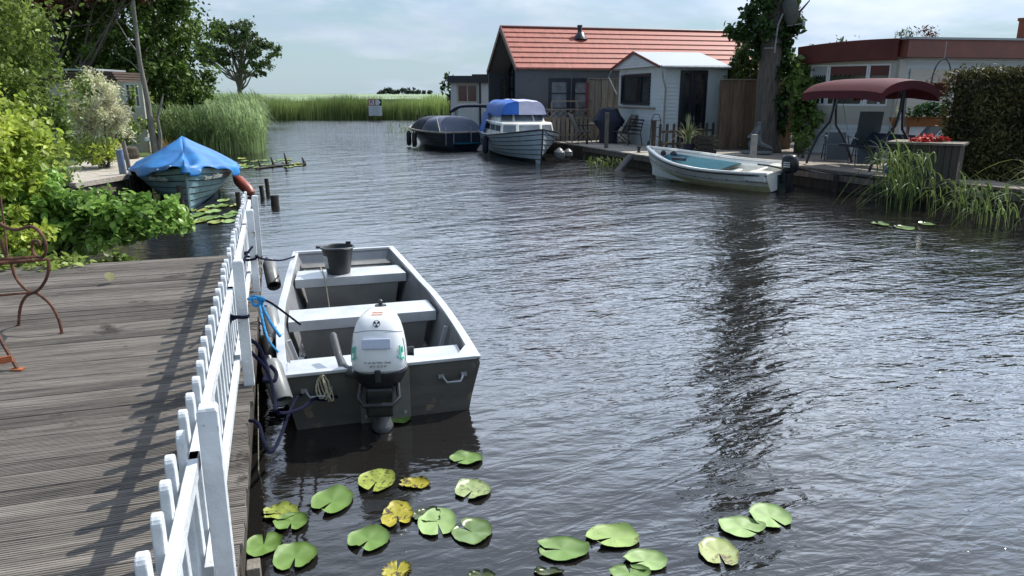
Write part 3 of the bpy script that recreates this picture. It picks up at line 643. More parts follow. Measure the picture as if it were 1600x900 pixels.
rope([FN(1.40, .03, .015), FN(1.30, -.02, .03), FN(1.0, -.09, .01), lh+Vector((-.12, -.05, .03)), lh+Vector((.03, .0, -.02)), lh+Vector((.10, .02, .0))], .010, navy, 'navy rope doubled low over the jetty edge to the stern handle')
bh = loc_alu(-.55, 3.66, .49)
rope([FN(4.28, .03, .34), FN(4.3, -.04, .30), (FN(4.3, -.04, .30)+bh)/2+Vector((0, 0, -.03)), bh], .009, navy, 'navy bow rope from the far fence post to the aluminium boat')
rope([FN(4.32, .035, .28), FN(4.36, .02, .30), FN(4.37, .11, .32), FN(4.27, .12, .31), FN(4.26, .03, .32), FN(4.33, .03, .35), FN(4.37, .11, .36), FN(4.28, .12, .36)], .011, navy, 'navy rope coiled round the far fence post')
rope([FN(2.95, .15, .44), FN(3.2, .10, .42), FN(3.5, .11, .40), FN(4.0, .10, .40), FN(4.25, .05, .43)], .010, navy, 'slack navy rope looped through the fence near the far post')
rope([FN(2.04, .12, .44), FN(1.95, .13, .46), FN(1.94, .03, .45), FN(2.03, .03, .44), FN(2.05, .12, .41), FN(1.95, .13, .40)], .011, navy, 'navy rope wound round the middle fence post')
rope([FN(2.35, .10, .20), FN(2.32, .0, .15), FN(2.22, -.05, .04), FN(2.12, -.06, .015), FN(2.0, -.04, .012), FN(1.98, -.10, .01), FN(2.12, -.11, .012), FN(2.2, -.08, .03)], .013, navy, 'navy rope lying in a loop on the edge boards behind the middle post')
rope([FN(3.35, .08, .19), FN(3.3, .02, .2), FN(3.32, -.03, .17), FN(3.28, .03, .15), FN(3.34, .05, .21), FN(3.28, -.04, .20), FN(3.33, -.02, .14), FN(3.2, -.08, .02), FN(3.1, -.14, -.06)], .012, cyanr, 'bright cyan rope knotted above the middle fender')
rope([FN(3.3, .0, .18), FN(3.1, -.03, .03), FN(2.95, -.06, -.04), FN(2.9, -.12, -.12)], .009, cyanr, 'cyan rope tail hanging from the knot down to the fender')
rope([FN(3.35, -.03, .18), FN(3.4, -.1, .12), FN(3.42, -.2, .02), FN(3.36, -.30, -.06)], .009, navy, 'short dark rope running from the cyan knot towards the boat')

# ------------------------------------------------------------------ lily pads
def pad(px, py, w, h, na, m, label=None, z=.008, ragged=.02, group='lily pads in the foreground water', tilt=0, cut=.30):
    c = G(px, py, z); d = (c-Vector((0, 0, EYE))).length; rx = w/2*d/FOC; sn = (EYE-z)/d; ry = h/2*d/FOC/sn
    vs = [(0, 0, -.004)]; n_ = 44; ph = random.uniform(0, 6)
    ca = math.atan2(math.sin(na)/max(sn, .3), math.cos(na))
    ring = []
    for k_ in range(n_+1):
        q = ca+cut/2+(2*math.pi-cut)*k_/n_
        e = 1+.03*math.sin(3*q+ph)+ragged*random.uniform(-1, 1)+.05*(1-abs(k_/n_*2-1))*0
        near = min(k_, n_-k_)/n_
        if near < .06: e *= .86+.14*near/.06*1
        ring.append((e*math.cos(q), e*math.sin(q), q))
    M = []
    for f_, zz2 in ((.35, .0), (.75, .001), (.94, .003), (1.0, .009)):
        for x, y_, q in ring:
            M.append((x*rx*f_, y_*ry*f_, zz2+.0035*math.sin(5*q+ph)*f_+.022*max(0, math.sin(2*q+ph*2))**3*(f_ > .9)*(rx/.1)*.6))
    m_ = MB(); nn_ = n_+1; m_.v = vs+M
    m_.f = [(0, 1+i, 2+i) for i in range(n_)]+[(1+a*nn_+i, 1+(a+1)*nn_+i, 1+(a+1)*nn_+i+1, 1+a*nn_+i+1) for a in range(3) for i in range(n_)]
    o = m_.build('lily_pad', m, smooth=True, ang=180); o.location = c; o.rotation_euler = (tilt, 0, 0)
    tag(o, label or 'small lily pad floating among many', 'lily pad', group); return o
D_ = math.radians
pad(519, 783, 60, 37, D_(225), padc, 'clean bright green lily pad left of the speckled yellow one')
pad(588, 752, 55, 33, D_(250), pads, 'speckled yellow-green lily pad nearest behind the boat transom')
pad(648, 756, 48, 16, D_(180), padb, 'brown rotting lily pad half sunk right of the speckled one', z=.004, ragged=.1)
pad(729, 717, 51, 19, D_(200), padc, 'green lily pad alone just off the boat stern, well apart from the others')
pad(738, 766, 54, 29, D_(230), mat('lily_pad_pale_speckled', (.27, .34, .13), .4, var=.25, scale=9, spot=.53, spotc=(.12, .13, .06), spots=36), 'pale speckled lily pad below the one off the boat stern')
pad(621, 805, 46, 36, D_(300), padb, 'yellow decayed lily pad with a dark centre', ragged=.06)
pad(684, 817, 57, 41, D_(300), padp, 'large round light green lily pad touching a half-sunken one')
pad(738, 831, 60, 37, D_(160), mat('lily_pad_half_sunk', (.12, .19, .05), .3, var=.35, scale=3.5), 'dull green half-sunken lily pad touching the large round one', z=.005)
pad(576, 843, 61, 33, D_(235), padc, 'narrow bright green lily pad with its notch facing down left')
pad(438, 801, 52, 22, D_(190), pads, 'speckled lily pad partly under a clean one near the jetty', ragged=.05)
pad(455, 816, 48, 24, D_(285), padc, 'small clean lily pad overlapping the speckled one near the jetty', z=.013)
pad(412, 851, 50, 31, D_(120), padc, 'lily pad tucked against the jetty edge')
pad(461, 870, 61, 37, D_(285), padc, 'broad green lily pad right of the one tucked against the jetty', ragged=.03)
pad(620, 892, 40, 26, D_(90), padb, 'yellow ragged leaf scrap at the bottom edge of the picture', ragged=.18)
pad(625, 654, 33, 17, D_(80), padc, 'small green lily pad in the shade beside the motor leg')
pad(878, 858, 80, 33, D_(180), padc, 'wide green lily pad with its notch facing left, leftmost of the right-hand cluster')
pad(957, 839, 79, 33, D_(200), pade, 'wide lily pad with nibbled brown spots')
pad(1008, 876, 64, 28, D_(195), padp, 'pale lily pad with a curled white edge overlapping the one at the bottom edge', tilt=.03)
pad(984, 895, 60, 22, D_(90), padc, 'green lily pad cut by the bottom edge of the picture')
pad(1123, 863, 55, 38, D_(265), mat('lily_pad_brown_blotch', (.33, .38, .14), .4, var=.2, scale=5, spot=.55, spotc=(.16, .11, .06), spots=7), 'round pale lily pad with a large brown blotch', ragged=.03)
pad(1159, 824, 66, 27, D_(330), padp, 'smooth pale green lily pad left of the farthest right pad')
pad(1203, 807, 56, 33, D_(315), padp, 'pale lily pad farthest right in the foreground')
pad(857, 894, 44, 11, D_(90), padd, 'dark sunken lily leaf at the bottom edge', z=.003, ragged=.08)
pad(752, 899, 40, 12, D_(90), padd, 'dim sunken lily leaf at the bottom edge left of the wide pads', z=.003, ragged=.08)
pad(668, 806, 44, 20, D_(0), padd, 'brown sunken leaf behind the yellow decayed pad', z=.003, ragged=.1)
for (px, py, w) in [(308, 336, 22), (324, 341, 24), (333, 331, 20), (346, 322, 18), (352, 338, 26), (338, 347, 22), (312, 346, 18), (365, 333, 18), (329, 323, 14), (357, 346, 20), (300, 329, 12), (350, 313, 16), (368, 321, 14), (318, 329, 16)]:
    pad(px, py, w, w*.26, random.uniform(0, 6), random.choice([padc, pads, padp]), 'small lily pad in the patch under the bow of the tarp-covered boat', group='small lily pads by the tarp-covered boat')
for (px, py, w) in [(1375, 350, 20), (1412, 356, 24), (1448, 350, 18)]:
    pad(px, py, w, w*.24, random.uniform(0, 6), mat('lily_pad_half_sunk', (.12, .19, .05)), {1375: 'small floating leaf left of the others off the waterside reeds', 1412: 'dull floating leaf, largest of those off the waterside reeds', 1448: 'small floating leaf right of the others off the waterside reeds'}[px], group='floating leaves by the right quay')
for k_ in range(26):
    pad(random.uniform(372, 470), random.uniform(246, 262)+k_*.15, random.uniform(7, 16), 2.0, random.uniform(0, 6), random.choice([padc, pads]), 'tiny lily pad floating beside the tall reed bed', group='tiny lily pads beside the reed bed')

# ================================================================== RIGHT BANK
def wallframe(p0, d, z0):
    return math.atan2(d[1], d[0])
def run_edge(pts, z0, z1, th, m, name, par):
    for a, b in zip(pts[:-1], pts[1:]):
        pass
quay = thing('quay', bankR[4], 'dark timber quay wall and edge boards along the right bank', 'quay')
mb = MB()
for a, b in zip(bankR[3:-1], bankR[4:]):
    d = (b-a); L = d.length; d.normalize(); nrm = Vector((-d.y, d.x, 0)); nrm = nrm if nrm.y < 0 or nrm.x < 0 else -nrm
    k = int(L/.22)+1
    for i in range(k):
        c = a+d*((i+.5)*L/k)+nrm*.03; mb.box((c.x, c.y, .02+random.uniform(-.01, .01)), (L/k-.008, .05, .80), rz=math.atan2(d.y, d.x))
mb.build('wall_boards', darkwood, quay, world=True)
mb = MB()
for a, b in zip(bankR[3:-1], bankR[4:]):
    d = (b-a).normalized(); nrm = Vector((-d.y, d.x, 0)); nrm = nrm if nrm.y < 0 or nrm.x < 0 else -nrm
    mb.bar(a+nrm*.0+Vector((0, 0, -.0)), b+Vector((0, 0, -.0)), .2, .06); mb.bar(a+nrm*.075+Vector((0, 0, -.14)), b+nrm*.075+Vector((0, 0, -.14)), .04, .14)
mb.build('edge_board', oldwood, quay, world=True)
for (px, py) in ((1040, 262), (1300, 300), (1400, 312), (1500, 330), (1590, 346)):
    c = G(px, py, 0); m_ = MB(); m_.tube([(c.x+.12, c.y+.1, -.5), (c.x+.1, c.y+.1, .40)], .07, 8); m_.build('pile', darkwood, quay, smooth=True, world=True)
# plank dock left of the white boat
A0, A1 = G(866, 220), G(1034, 246); dd = (A1-A0); Ld = dd.length; dd.normalize(); dn = Vector((-dd.y, dd.x, 0)); dn = dn if dn.x > 0 else -dn
dock = thing('dock', A0, 'pale plank dock with dark open underside in front of the white chalet', 'dock', rz=math.atan2(dd.y, dd.x))
sg = 1 if Vector((-dd.y, dd.x, 0)).dot(dn) > 0 else -1
mb = MB(); k = int(Ld/.15)
for i in range(k): mb.box(((i+.5)*Ld/k, sg*1.72, -.025+random.uniform(-.004, .004)), (Ld/k-.008, 3.6+random.uniform(-.03, .03), .04))
mb.build('planks', planks2, dock)
mb = MB(); mb.box((Ld/2, sg*-.03, -.12), (Ld, .05, .16)); mb.build('fascia', oldwood, dock)
for i in range(5):
    m_ = MB(); m_.tube([(.3+i*Ld/5, sg*.1, -1), (.3+i*Ld/5, sg*.1, -.06)], .08, 8); m_.build('pile', darkwood, dock, smooth=True)

# --- red roofed house
E0 = Vector((.17, 31.0)); hd = Vector((.968, .25)); hn = Vector((-.25, .968)); hrz = math.atan2(.25, .968); HZ = .4
house = thing('red_roofed_house', (E0.x, E0.y, HZ), 'dark grey waterside house with red tiled roof and glazed gable', 'house', rz=hrz)
HL = 11.3; RZ, EZ = 5.0-HZ, 3.25-HZ; HD = 2.6
mb = MB(); c_ = 8
for side in (0, 1):
    for i in range(c_):
        t0, t1 = i/c_, (i+1)/c_
        y0, z0_ = HD*t0-.06, EZ+(RZ-EZ)*t0; y1, z1_ = HD*t1, EZ+(RZ-EZ)*t1
        f = (lambda y: y) if side == 0 else (lambda y: 2*HD-y)
        q = [(0, f(y0), z0_+.015), (HL, f(y0), z0_+.015), (HL, f(y0), z0_+.075), (0, f(y0), z0_+.075), (0, f(y1), z1_+.015), (HL, f(y1), z1_+.015), (HL, f(y1), z1_+.06), (0, f(y1), z1_+.06)]
        fs = [(0, 1, 2, 3), (3, 2, 6, 7), (0, 3, 7, 4), (1, 5, 6, 2), (0, 4, 5, 1), (4, 7, 6, 5)]
        mb.add(q, fs)
roof = mb.build('roof', rooft, house)
mb = MB(); mb.tube([(-.03, HD, RZ+.06), (HL+.03, HD, RZ+.06)], .085, 10); mb.build('ridge_cap', roofd, roof)
for side in (0, 1):
    f = (lambda y: y) if side == 0 else (lambda y: 2*HD-y)
    for x in (-.02, HL+.02):
        m_ = MB(); m_.bar((x, f(-.08), EZ-.02), (x, f(HD), RZ+.02), .05, .2); m_.build('verge_board', roofd, roof)
    m_ = MB(); m_.add([(.0, f(-.04), EZ-.03), (HL, f(-.04), EZ-.03), (HL, f(HD), RZ-.02), (0, f(HD), RZ-.02)], [(0, 1, 2, 3)]); m_.build('soffit', soffit, roof)
# flue
s_, z_ = onwall(905, 60, E0+hn*2.1, hd)
fl = MB(); fl.tube([(s_, 2.05, RZ-.45), (s_, 2.05, RZ+.10)], .09, 14); fl.tube([(s_, 2.05, RZ+.10), (s_, 2.05, RZ+.17)], [.115, .115], 14); fl.lathe([(.32, 0), (.14, .28), (.10, .3)], (s_, 1.95, RZ-.42), 16)
fl.build('flue', navyf, roof, smooth=True)
def wall(par, a, b, z0, z1, m, th=.15, openings=(), nm='wall', y=0):
    """wall along local x from a to b with rectangular openings (x0,x1,z0,z1)"""
    m_ = MB(); xs = sorted(openings); cur = a
    def piece(x0, x1, za, zb):
        if x1-x0 > .005 and zb-za > .005: m_.box(((x0+x1)/2, y, (za+zb)/2), (x1-x0, th, zb-za))
    for (x0, x1, za, zb) in xs:
        piece(cur, x0, z0, z1); piece(x0, x1, z0, za); piece(x0, x1, zb, z1); cur = x1
    piece(cur, b, z0, z1); return m_.build(nm, m, par)
def window(par, x0, x1, z0, z1, y, fm, gm, nx=1, nz=1, fw=.07, nm='window', sill=None, inner=.03, proud=.02):
    m_ = MB(); cx, cz = (x0+x1)/2, (z0+z1)/2
    m_.box((x0+fw/2, y-proud, cz), (fw, .07, z1-z0)); m_.box((x1-fw/2, y-proud, cz), (fw, .07, z1-z0)); m_.box((cx, y-proud, z0+fw/2), (x1-x0-2*fw, .07, fw)); m_.box((cx, y-proud, z1-fw/2), (x1-x0-2*fw, .07, fw))
    for i in range(1, nx): m_.box((x0+(x1-x0)*i/nx, y-proud+.012, cz), (inner, .05, z1-z0-2*fw))
    for i in range(1, nz): m_.box((cx, y-proud+.014, z0+(z1-z0)*i/nz), (x1-x0-2*fw, .046, inner))
    o = m_.build(nm, fm, par)
    m_ = MB(); m_.box((cx, y+.02, cz), (x1-x0-fw, .012, z1-z0-fw)); m_.build('pane', gm, o)
    if sill: m_ = MB(); m_.box((cx, y-proud-.06, z0-.03), (x1-x0+.12, .14, .05)); m_.build('sill', sill, o)
    return o
w0, zt = onwall(857, 122, E0, hd); w1, _ = onwall(925, 122, E0, hd); _, zb = onwall(857, 215, E0, hd)
xs_ = [onwall(p_, 150, E0, hd)[0] for p_ in (857, 893, 928, 955)]
op = [(xs_[0], xs_[1]-.02, .1, zt-HZ), (xs_[1]+.02, xs_[2], .1, zt-HZ)]
wall(house, 0, HL, -.1, EZ, greyw, openings=op, y=.12)
for (a, b, c, d_) in op: window(house, a, b, c, d_, .12, navyf, glassl, 1, 4, fw=.16, nm='garden_door', inner=.035)
mb = MB(); mb.box((HL/2, 2*HD-.12, EZ/2), (HL, .15, EZ)); mb.build('rear_wall', greyw, house)
mb = MB(); mb.add([(HL-.1, .2, 0), (HL-.1, 2*HD-.2, 0), (HL-.1, 2*HD-.2, EZ), (HL-.1, HD, RZ-.1), (HL-.1, .2, EZ)], [(0, 1, 2, 3, 4)]); mb.build('end_wall', greyw, house)
# glazed gable set one metre back under the roof
gx = 1.0
mb = MB()
for y in (.3, 1.05, 1.8, 2.6, 3.4, 4.15, 4.9):
    top_ = EZ+(RZ-EZ)*(1-abs(y-HD)/HD)-.08; mb.box((gx, y, top_/2), (.12, .12, top_))
for z in (1.0, 2.1, EZ-.1): mb.box((gx, HD, z), (.10, 2*HD-.5, .10))
for sg_ in (-1, 1): mb.bar((gx, HD+sg_*2.5, EZ-.06), (gx, HD, RZ-.14), .12, .14)
gw = mb.build('gable_window', navyf, house)
mb = MB(); mb.add([(gx+.03, .2, 0), (gx+.03, 2*HD-.2, 0), (gx+.03, 2*HD-.2, EZ-.05), (gx+.03, HD, RZ-.12), (gx+.03, .2, EZ-.05)], [(0, 1, 2, 3, 4)]); mb.build('pane', glassl, gw)
mb = MB()
for z in [.2+.18*i for i in range(14)]: mb.box((.55, 4.6, z), (.05, 1.2, .05))
for y in (4.05, 5.1): mb.box((.55, y, 1.4), (.08, .08, 2.9))
mb.build('slatted_screen', darkwood, house)

# --- cream cabin far left of the house
cb0 = AY(704, 122, 41.5); fc = thing('flat_roofed_cabin', (cb0.x, 41.5, .3), 'pale blue-grey flat-roofed cabin with a red-blinded window, left of the red-roofed house', 'cabin')
W_ = AY(765, 122, 41.5).x-cb0.x; H_ = cb0.z-.3-.2
wx0 = AY(713, 135, 41.5).x-cb0.x; wx1 = AY(747, 135, 41.5).x-cb0.x; wz0 = AY(713, 161, 41.5).z-.3; wz1 = AY(713, 131, 41.5).z-.3
wall(fc, 0, W_, -.3, H_, siding, openings=[(wx0, wx1, wz0, wz1)], y=.08)
window(fc, wx0, wx1, wz0, wz1, .08, cream, glassr, 2, 1, fw=.10, inner=.05)
mb = MB(); mb.box((.02, 1.9, H_/2), (.1, 3.4, H_+.5)); mb.build('side_wall', siding, fc)
mb = MB(); mb.box((W_/2, 1.8, H_+.14), (W_+.3, 4, .36)); mb.box((W_*.8, 1.8, H_+.36), (W_*.5, 3.8, .08)); mb.build('roof_fascia', navyf, fc)
x_ = AY(750, 140, 41.5).x-cb0.x; mb = MB(); mb.box((x_, -.02, H_/2-.1), (.1, .08, H_+.2)); mb.build('downpipe', navyf, fc)

# --- white chalet
C0 = Vector((5.33, 26.5)); CZ = .42
ch = thing('white_chalet', (C0.x, C0.y, CZ), 'small white clapboard chalet with dark double door and low gable', 'chalet', rz=hrz)
GW = 4.15; EZ2 = 3.22-CZ; AZ2 = 3.72-CZ; LLc = 2.35
def clap(par, x0, x1, z0, z1, y, along='x', op=()):
    m_ = MB(); h_ = .13; z = z0
    while z < z1-.01:
        zt_ = min(z+h_, z1); segs = [(x0, x1)]
        for (a, b, c, d_) in op:
            if z+h_/2 > c and z+h_/2 < d_:
                ns = []
                for (p_, q_) in segs:
                    if a > p_: ns.append((p_, min(a, q_)))
                    if b < q_: ns.append((max(b, p_), q_))
                segs = ns
        for (p_, q_) in segs:
            if q_-p_ < .01: continue
            if along == 'x': vs = [(p_, y-.028, z), (q_, y-.028, z), (q_, y-.006, zt_), (p_, y-.006, zt_), (p_, y+.05, z), (q_, y+.05, z), (q_, y+.05, zt_), (p_, y+.05, zt_)]
            else: vs = [(y-.028, q_, z), (y-.028, p_, z), (y-.006, p_, zt_), (y-.006, q_, zt_), (y+.05, q_, z), (y+.05, p_, z), (y+.05, p_, zt_), (y+.05, q_, zt_)]
            m_.add(vs, [(0, 1, 2, 3), (0, 4, 5, 1), (3, 2, 6, 7), (0, 3, 7, 4), (1, 5, 6, 2), (4, 7, 6, 5)])
        z += h_
    return m_.build('wall', siding, par)
dx0 = onwall(1061, 150, C0, hd)[0]; dx1 = onwall(1103, 150, C0, hd)[0]; dz1 = onwall(1080, 110, C0, hd)[1]-CZ
clap(ch, 0, LLc, 0, EZ2, 0, 'x', [(dx0, dx1, -.1, dz1)])
dm = (dx0+dx1)/2
for a, b in ((dx0, dm-.005), (dm+.005, dx1)):
    dr = window(ch, a, b, .02, dz1, .0, navyf, glass, 1, 1, fw=.10, nm='door')
    m_ = MB(); m_.box(((b if a == dx0 else a)+(-.05 if a == dx0 else .05), -.07, 1.05), (.03, .03, .14)); m_.build('handle', galv, dr)
gwx0 = onwall(972, 140, C0, hn)[0]; gwx1 = onwall(1017, 140, C0, hn)[0]; a, b = sorted((gwx0, gwx1)); gz1 = onwall(995, 117, C0, hn)[1]-CZ; gz0 = onwall(995, 163, C0, hn)[1]-CZ
clap(ch, 0, GW, 0, EZ2, 0, 'y', [(a, b, gz0, gz1)])
# window in the gable wall: frame built in the y direction
m_ = MB(); fw = .09
for y_ in (a+fw/2, b-fw/2): m_.box((-.02, y_, (gz0+gz1)/2), (.08, fw, gz1-gz0))
for z_ in (gz0+fw/2, gz1-fw/2): m_.box((-.02, (a+b)/2, z_), (.08, b-a-2*fw, fw))
m_.box((-.005, a+(b-a)*.33, (gz0+gz1)/2), (.05, .05, gz1-gz0-2*fw))
wo_ = m_.build('window', navyf, ch); m_ = MB(); m_.box((.03, (a+b)/2, (gz0+gz1)/2), (.012, b-a-fw, gz1-gz0-fw)); m_.build('pane', glass, wo_)
m_ = MB(); m_.box((-.07, (a+b)/2, gz0-.12), (.1, b-a+1.0, .05)); m_.build('sill', greywood, wo_)
mb = MB(); n_ = 5
for i in range(n_):
    z0_ = EZ2+(AZ2-EZ2)*i/n_; z1_ = EZ2+(AZ2-EZ2)*(i+1)/n_; k0_, k1_ = i/n_, (i+1)/n_
    mb.add([(-.30, GW/2*k0_-.1, z0_), (-.30, GW-GW/2*k0_+.1, z0_), (-.28, GW-GW/2*k1_, z1_), (-.28, GW/2*k1_, z1_)], [(0, 1, 2, 3)])
mb.build('gable', siding, ch)
mb = MB()
for sg_ in (0, 1):
    f = (lambda y: y) if sg_ == 0 else (lambda y: GW-y)
    mb.slab([(-.34, f(-.22), EZ2-.04), (LLc, f(-.22), EZ2-.04), (LLc, f(GW/2), AZ2+.02), (-.34, f(GW/2), AZ2+.02)], .05, (0, 0, 1))
mb.build('roof', sheetroof, ch)
mb = MB()
for sg_ in (0, 1):
    f = (lambda y: y) if sg_ == 0 else (lambda y: GW-y)
    mb.bar((-.36, f(-.22), EZ2-.04), (-.36, f(GW/2), AZ2+.04), .03, .09)
mb.build('barge_board', roofd, ch)
mb = MB(); mb.tube([(-.3, -.27, EZ2-.05), (LLc, -.27, EZ2-.06)], .05, 8); mb.build('gutter', galv, ch)
mb = MB(); mb.tube([(-.28, -.27, EZ2-.08), (-.22, -.22, EZ2-.4), (-.03, -.07, EZ2-.75), (-.03, -.07, .05)], .035, 8); mb.build('downpipe', galv, ch, smooth=True)
mb = MB(); mb.tube([(-.3, GW+.2, EZ2-.06), (-.35, GW+.3, EZ2-.3), (-.1, GW-.05, EZ2-1.0)], .03, 8); mb.build('downpipe', galv, ch, smooth=True)

# --- wooden screens
def boardfence(name, a, b, z0, h, label, m, bw=.14, gap=.02, cat='fence', jit=.02, rails=(.3, 1.5), cap=None, postm=None):
    a, b = Vector(a), Vector(b); d = b-a; L = Vector((d.x, d.y)).length; rz = math.atan2(d.y, d.x)
    t = thing(name, (a.x, a.y, z0), label, cat, rz=rz); n_ = int(L/(bw+gap)); m_ = MB()
    for i in range(n_): m_.box(((i+.5)*L/n_, (i % 2)*.025, h/2+random.uniform(-jit, jit)), (L/n_-gap, .02, h))
    m_.build('boards', m, t)
    for z in rails: m_ = MB(); m_.box((L/2, .06, z), (L, .04, .09)); m_.build('rail', m, t)
    k_ = max(1, round(L/1.9))
    for i in range(k_+1): m_ = MB(); m_.box((i*L/k_, .07, h/2), (.09, .07, h+.03)); m_.build('post', postm or m, t)
    if cap: m_ = MB(); m_.box((L/2, .0, h+.03), (L+.05, .12, .04)); m_.build('cap', cap, t)
    return t
pA = AY(918, 200, 31.0); pB = AY(968, 200, 31.35); ht = AY(940, 124, 31.2).z-.42
boardfence('board_fence', pA, pB, .42, ht, 'tall grey board screen beside the chalet gable, capped with a pale beam', greywood, .22, .03, cap=greywood, rails=(.3, 1.6))
pR_ = AY(916, 200, 30.85); mb = MB(); mb.box((0, 0, 1.15), (.12, .12, 2.3)); o = mb.build('red_post', mat('red_paint', (.13, .012, .02), .5)); o.location = (pR_.x, 30.85, .42); tag(o, 'slim dark red post at the end of the tall grey board screen', 'post')
pA = AY(848, 205, 30.3); pB = AY(925, 205, 30.7)
lf = boardfence('lattice_fence', pA, pB, .42, AY(890, 184, 30.5).z-.42, 'low grey board fence with a crisscross lattice strip behind the patio chairs', greywood, .13, .05, rails=(.25, .9))
Lf = (Vector((pB.x, pB.y))-Vector((pA.x, pA.y))).length; zt_ = AY(890, 171, 30.5).z-.42; zb_ = AY(890, 184, 30.5).z-.42
m_ = MB(); k_ = 7
for i in range(k_):
    x0, x1 = i*Lf/k_, (i+1)*Lf/k_; m_.bar((x0, 0, zb_+.03), (x1, 0, zt_-.03), .02, .025); m_.bar((x0, .022, zt_-.03), (x1, .022, zb_+.03), .02, .025)
m_.box((Lf/2, 0, zt_), (Lf, .05, .05)); m_.box((Lf/2, 0, zb_), (Lf, .05, .05)); m_.build('lattice', greywood, lf)
pA = AY(862, 160, 30.85); pB = AY(925, 160, 30.98); mb = MB(); mb.bar((pA.x, 30.85, AY(880, 158, 30.9).z), (pB.x, 30.98, AY(880, 158, 30.9).z), .05, .06)
mb.bar((pA.x, 30.86, .42), (pA.x, 30.86, AY(880, 158, 30.9).z-.03), .06, .06); mb.bar((pB.x-.6, 30.95, .42), (pB.x-.6, 30.95, AY(880, 158, 30.9).z-.03), .06, .06)
tag(mb.build('wooden_railing', greywood, origin=(pA.x, 30.85, .42)), 'pale wooden handrail in front of the garden doors of the red-roofed house', 'railing')
wf = boardfence('plank_fence', (7.05, 25.6), (9.6, 25.9), .42, 2.3, 'tall dark brown plank fence between the chalet and the ivy-grown tree', brownwood, .2, .0, jit=.03, cap=greywood)
mb = MB(); mb.box((0, 0, .45), (.3, .03, .9)); o = mb.build('leaning_board', brownwood); o.location = G(1162, 232, .42); o.rotation_euler = (R(-8), R(3), 0); tag(o, 'light brown board leaning against the tall dark plank fence', 'board')

# --- patio furniture
def gchair(px, py, rz, label, m=mesht, fm=steel, group='folding patio chairs', recl=25):
    t = thing('patio_chair', G(px, py, .45), label, 'chair', rz=rz, group=group)
    w = .27; a = R(recl)
    bx_, bz_ = -.2-.75*math.sin(a), .42+.75*math.cos(a)
    m_ = MB(); m_.slab([(-.2, -w, .42), (.25, -w, .45), (.25, w, .45), (-.2, w, .42)], .02, (0, 0, 1)); m_.build('seat', m, t)
    m_ = MB(); m_.slab([(-.2, -w, .43), (bx_, -w, bz_), (bx_, w, bz_), (-.2, w, .43)], .02, (1, 0, 0)); m_.build('backrest', m, t)
    for s_ in (-1, 1):
        y = s_*(w+.02); m_ = MB(); m_.tube([(.30, y, 0), (-.12, y, .64)], .014, 6); m_.build('leg', fm, t)
        m_ = MB(); m_.tube([(-.35, y, 0), (.22, y, .44)], .014, 6); m_.build('leg', fm, t)
        m_ = MB(); m_.box((.02, y, .66), (.5, .05, .025)); m_.build('armrest', fm, t)
        m_ = MB(); m_.tube([(-.2, y, .43), (bx_, y, bz_)], .014, 6); m_.build('back_frame', fm, t)
    return t
gchair(910, 223, R(15), 'grey folding patio chair standing left of the round patio table')
gchair(968, 224, R(195), 'brownish reclining patio chair right of the patio table, its back tilted to the right', recl=30, m=mat('taupe_textilene', (.15, .13, .11), .6))
t = thing('patio_table', G(945, 222, .45), 'pale round patio table between the folding chairs', 'table')
mb = MB(); mb.lathe([(0, .70), (.62, .70), (.63, .715), (.62, .73), (0, .73)], seg=28); mb.build('tabletop', cream, t)
for k_ in range(3):
    m_ = MB(); q = k_*2.094+.4; m_.tube([(.05*math.cos(q), .05*math.sin(q), .70), (.4*math.cos(q), .4*math.sin(q), 0)], .016, 6); m_.build('leg', steel, t)
c = Vector((3.72, 29.0, .45)); t = thing('covered_barbecue', c, 'bulky barbecue under a navy cover behind the patio table', 'barbecue')
mb = MB(); vs = []; sgn_ = 20
prof = [(0, .42, .30), (.5, .44, .31), (.78, .72, .36), (.86, .75, .37), (1.05, .55, .33), (1.28, .42, .25), (1.32, .2, .12)]
for z, hx, hy in prof:
    for k_ in range(sgn_):
        q = 2*math.pi*k_/sgn_; hx_ = hx*.82; vs.append((hx_*math.copysign(abs(math.cos(q))**.6, math.cos(q)), hy*math.copysign(abs(math.sin(q))**.6, math.sin(q)), z+.02*math.sin(5*q)))
mb.add(vs, [(i*sgn_+k_, i*sgn_+(k_+1) % sgn_, (i+1)*sgn_+(k_+1) % sgn_, (i+1)*sgn_+k_) for i in range(6) for k_ in range(sgn_)]+[tuple(6*sgn_+k_ for k_ in range(sgn_))]); mb.build('cover', canvasn, t, smooth=True)
# black slatted bench
t = thing('garden_bench', (4.52, 27.9, .45), 'black slatted metal garden bench against the chalet wall', 'bench', rz=math.atan2(-.968, .25))
m_ = MB()
for i in range(4): m_.box((0, -.08-.11*i, .42), (1.25, .06, .02))
m_.build('seat', steel, t); m_ = MB()
for i in range(4): m_.box((0, .02+.03*i, .55+.12*i), (1.25, .02, .05))
m_.build('backrest', steel, t)
for x in (-.58, .58):
    m_ = MB(); m_.tube([(x, -.45, 0), (x, -.42, .42), (x, 0, .42), (x, .12, .95)], .018, 6); m_.build('side_frame', steel, t)
    m_ = MB(); m_.tube([(x, .02, .42), (x, .10, 0)], .018, 6); m_.build('leg', steel, t)
t = thing('hand_truck', (4.98, 26.15, .45), 'dark tubular hand truck standing at the chalet corner', 'hand truck', rz=R(-20))
m_ = MB(); m_.tube([(-.18, 0, .1), (-.16, .10, .95), (-.08, .14, 1.15), (.08, .14, 1.15), (.16, .10, .95), (.18, 0, .1)], .016, 6)
for z in (.4, .7, .95): m_.tube([(-.17, .05+z*.05, z), (.17, .05+z*.05, z)], .012, 6)
m_.build('frame', steel, t, smooth=True); m_ = MB(); m_.box((0, -.1, .03), (.36, .22, .015)); m_.build('toe_plate', steel, t)
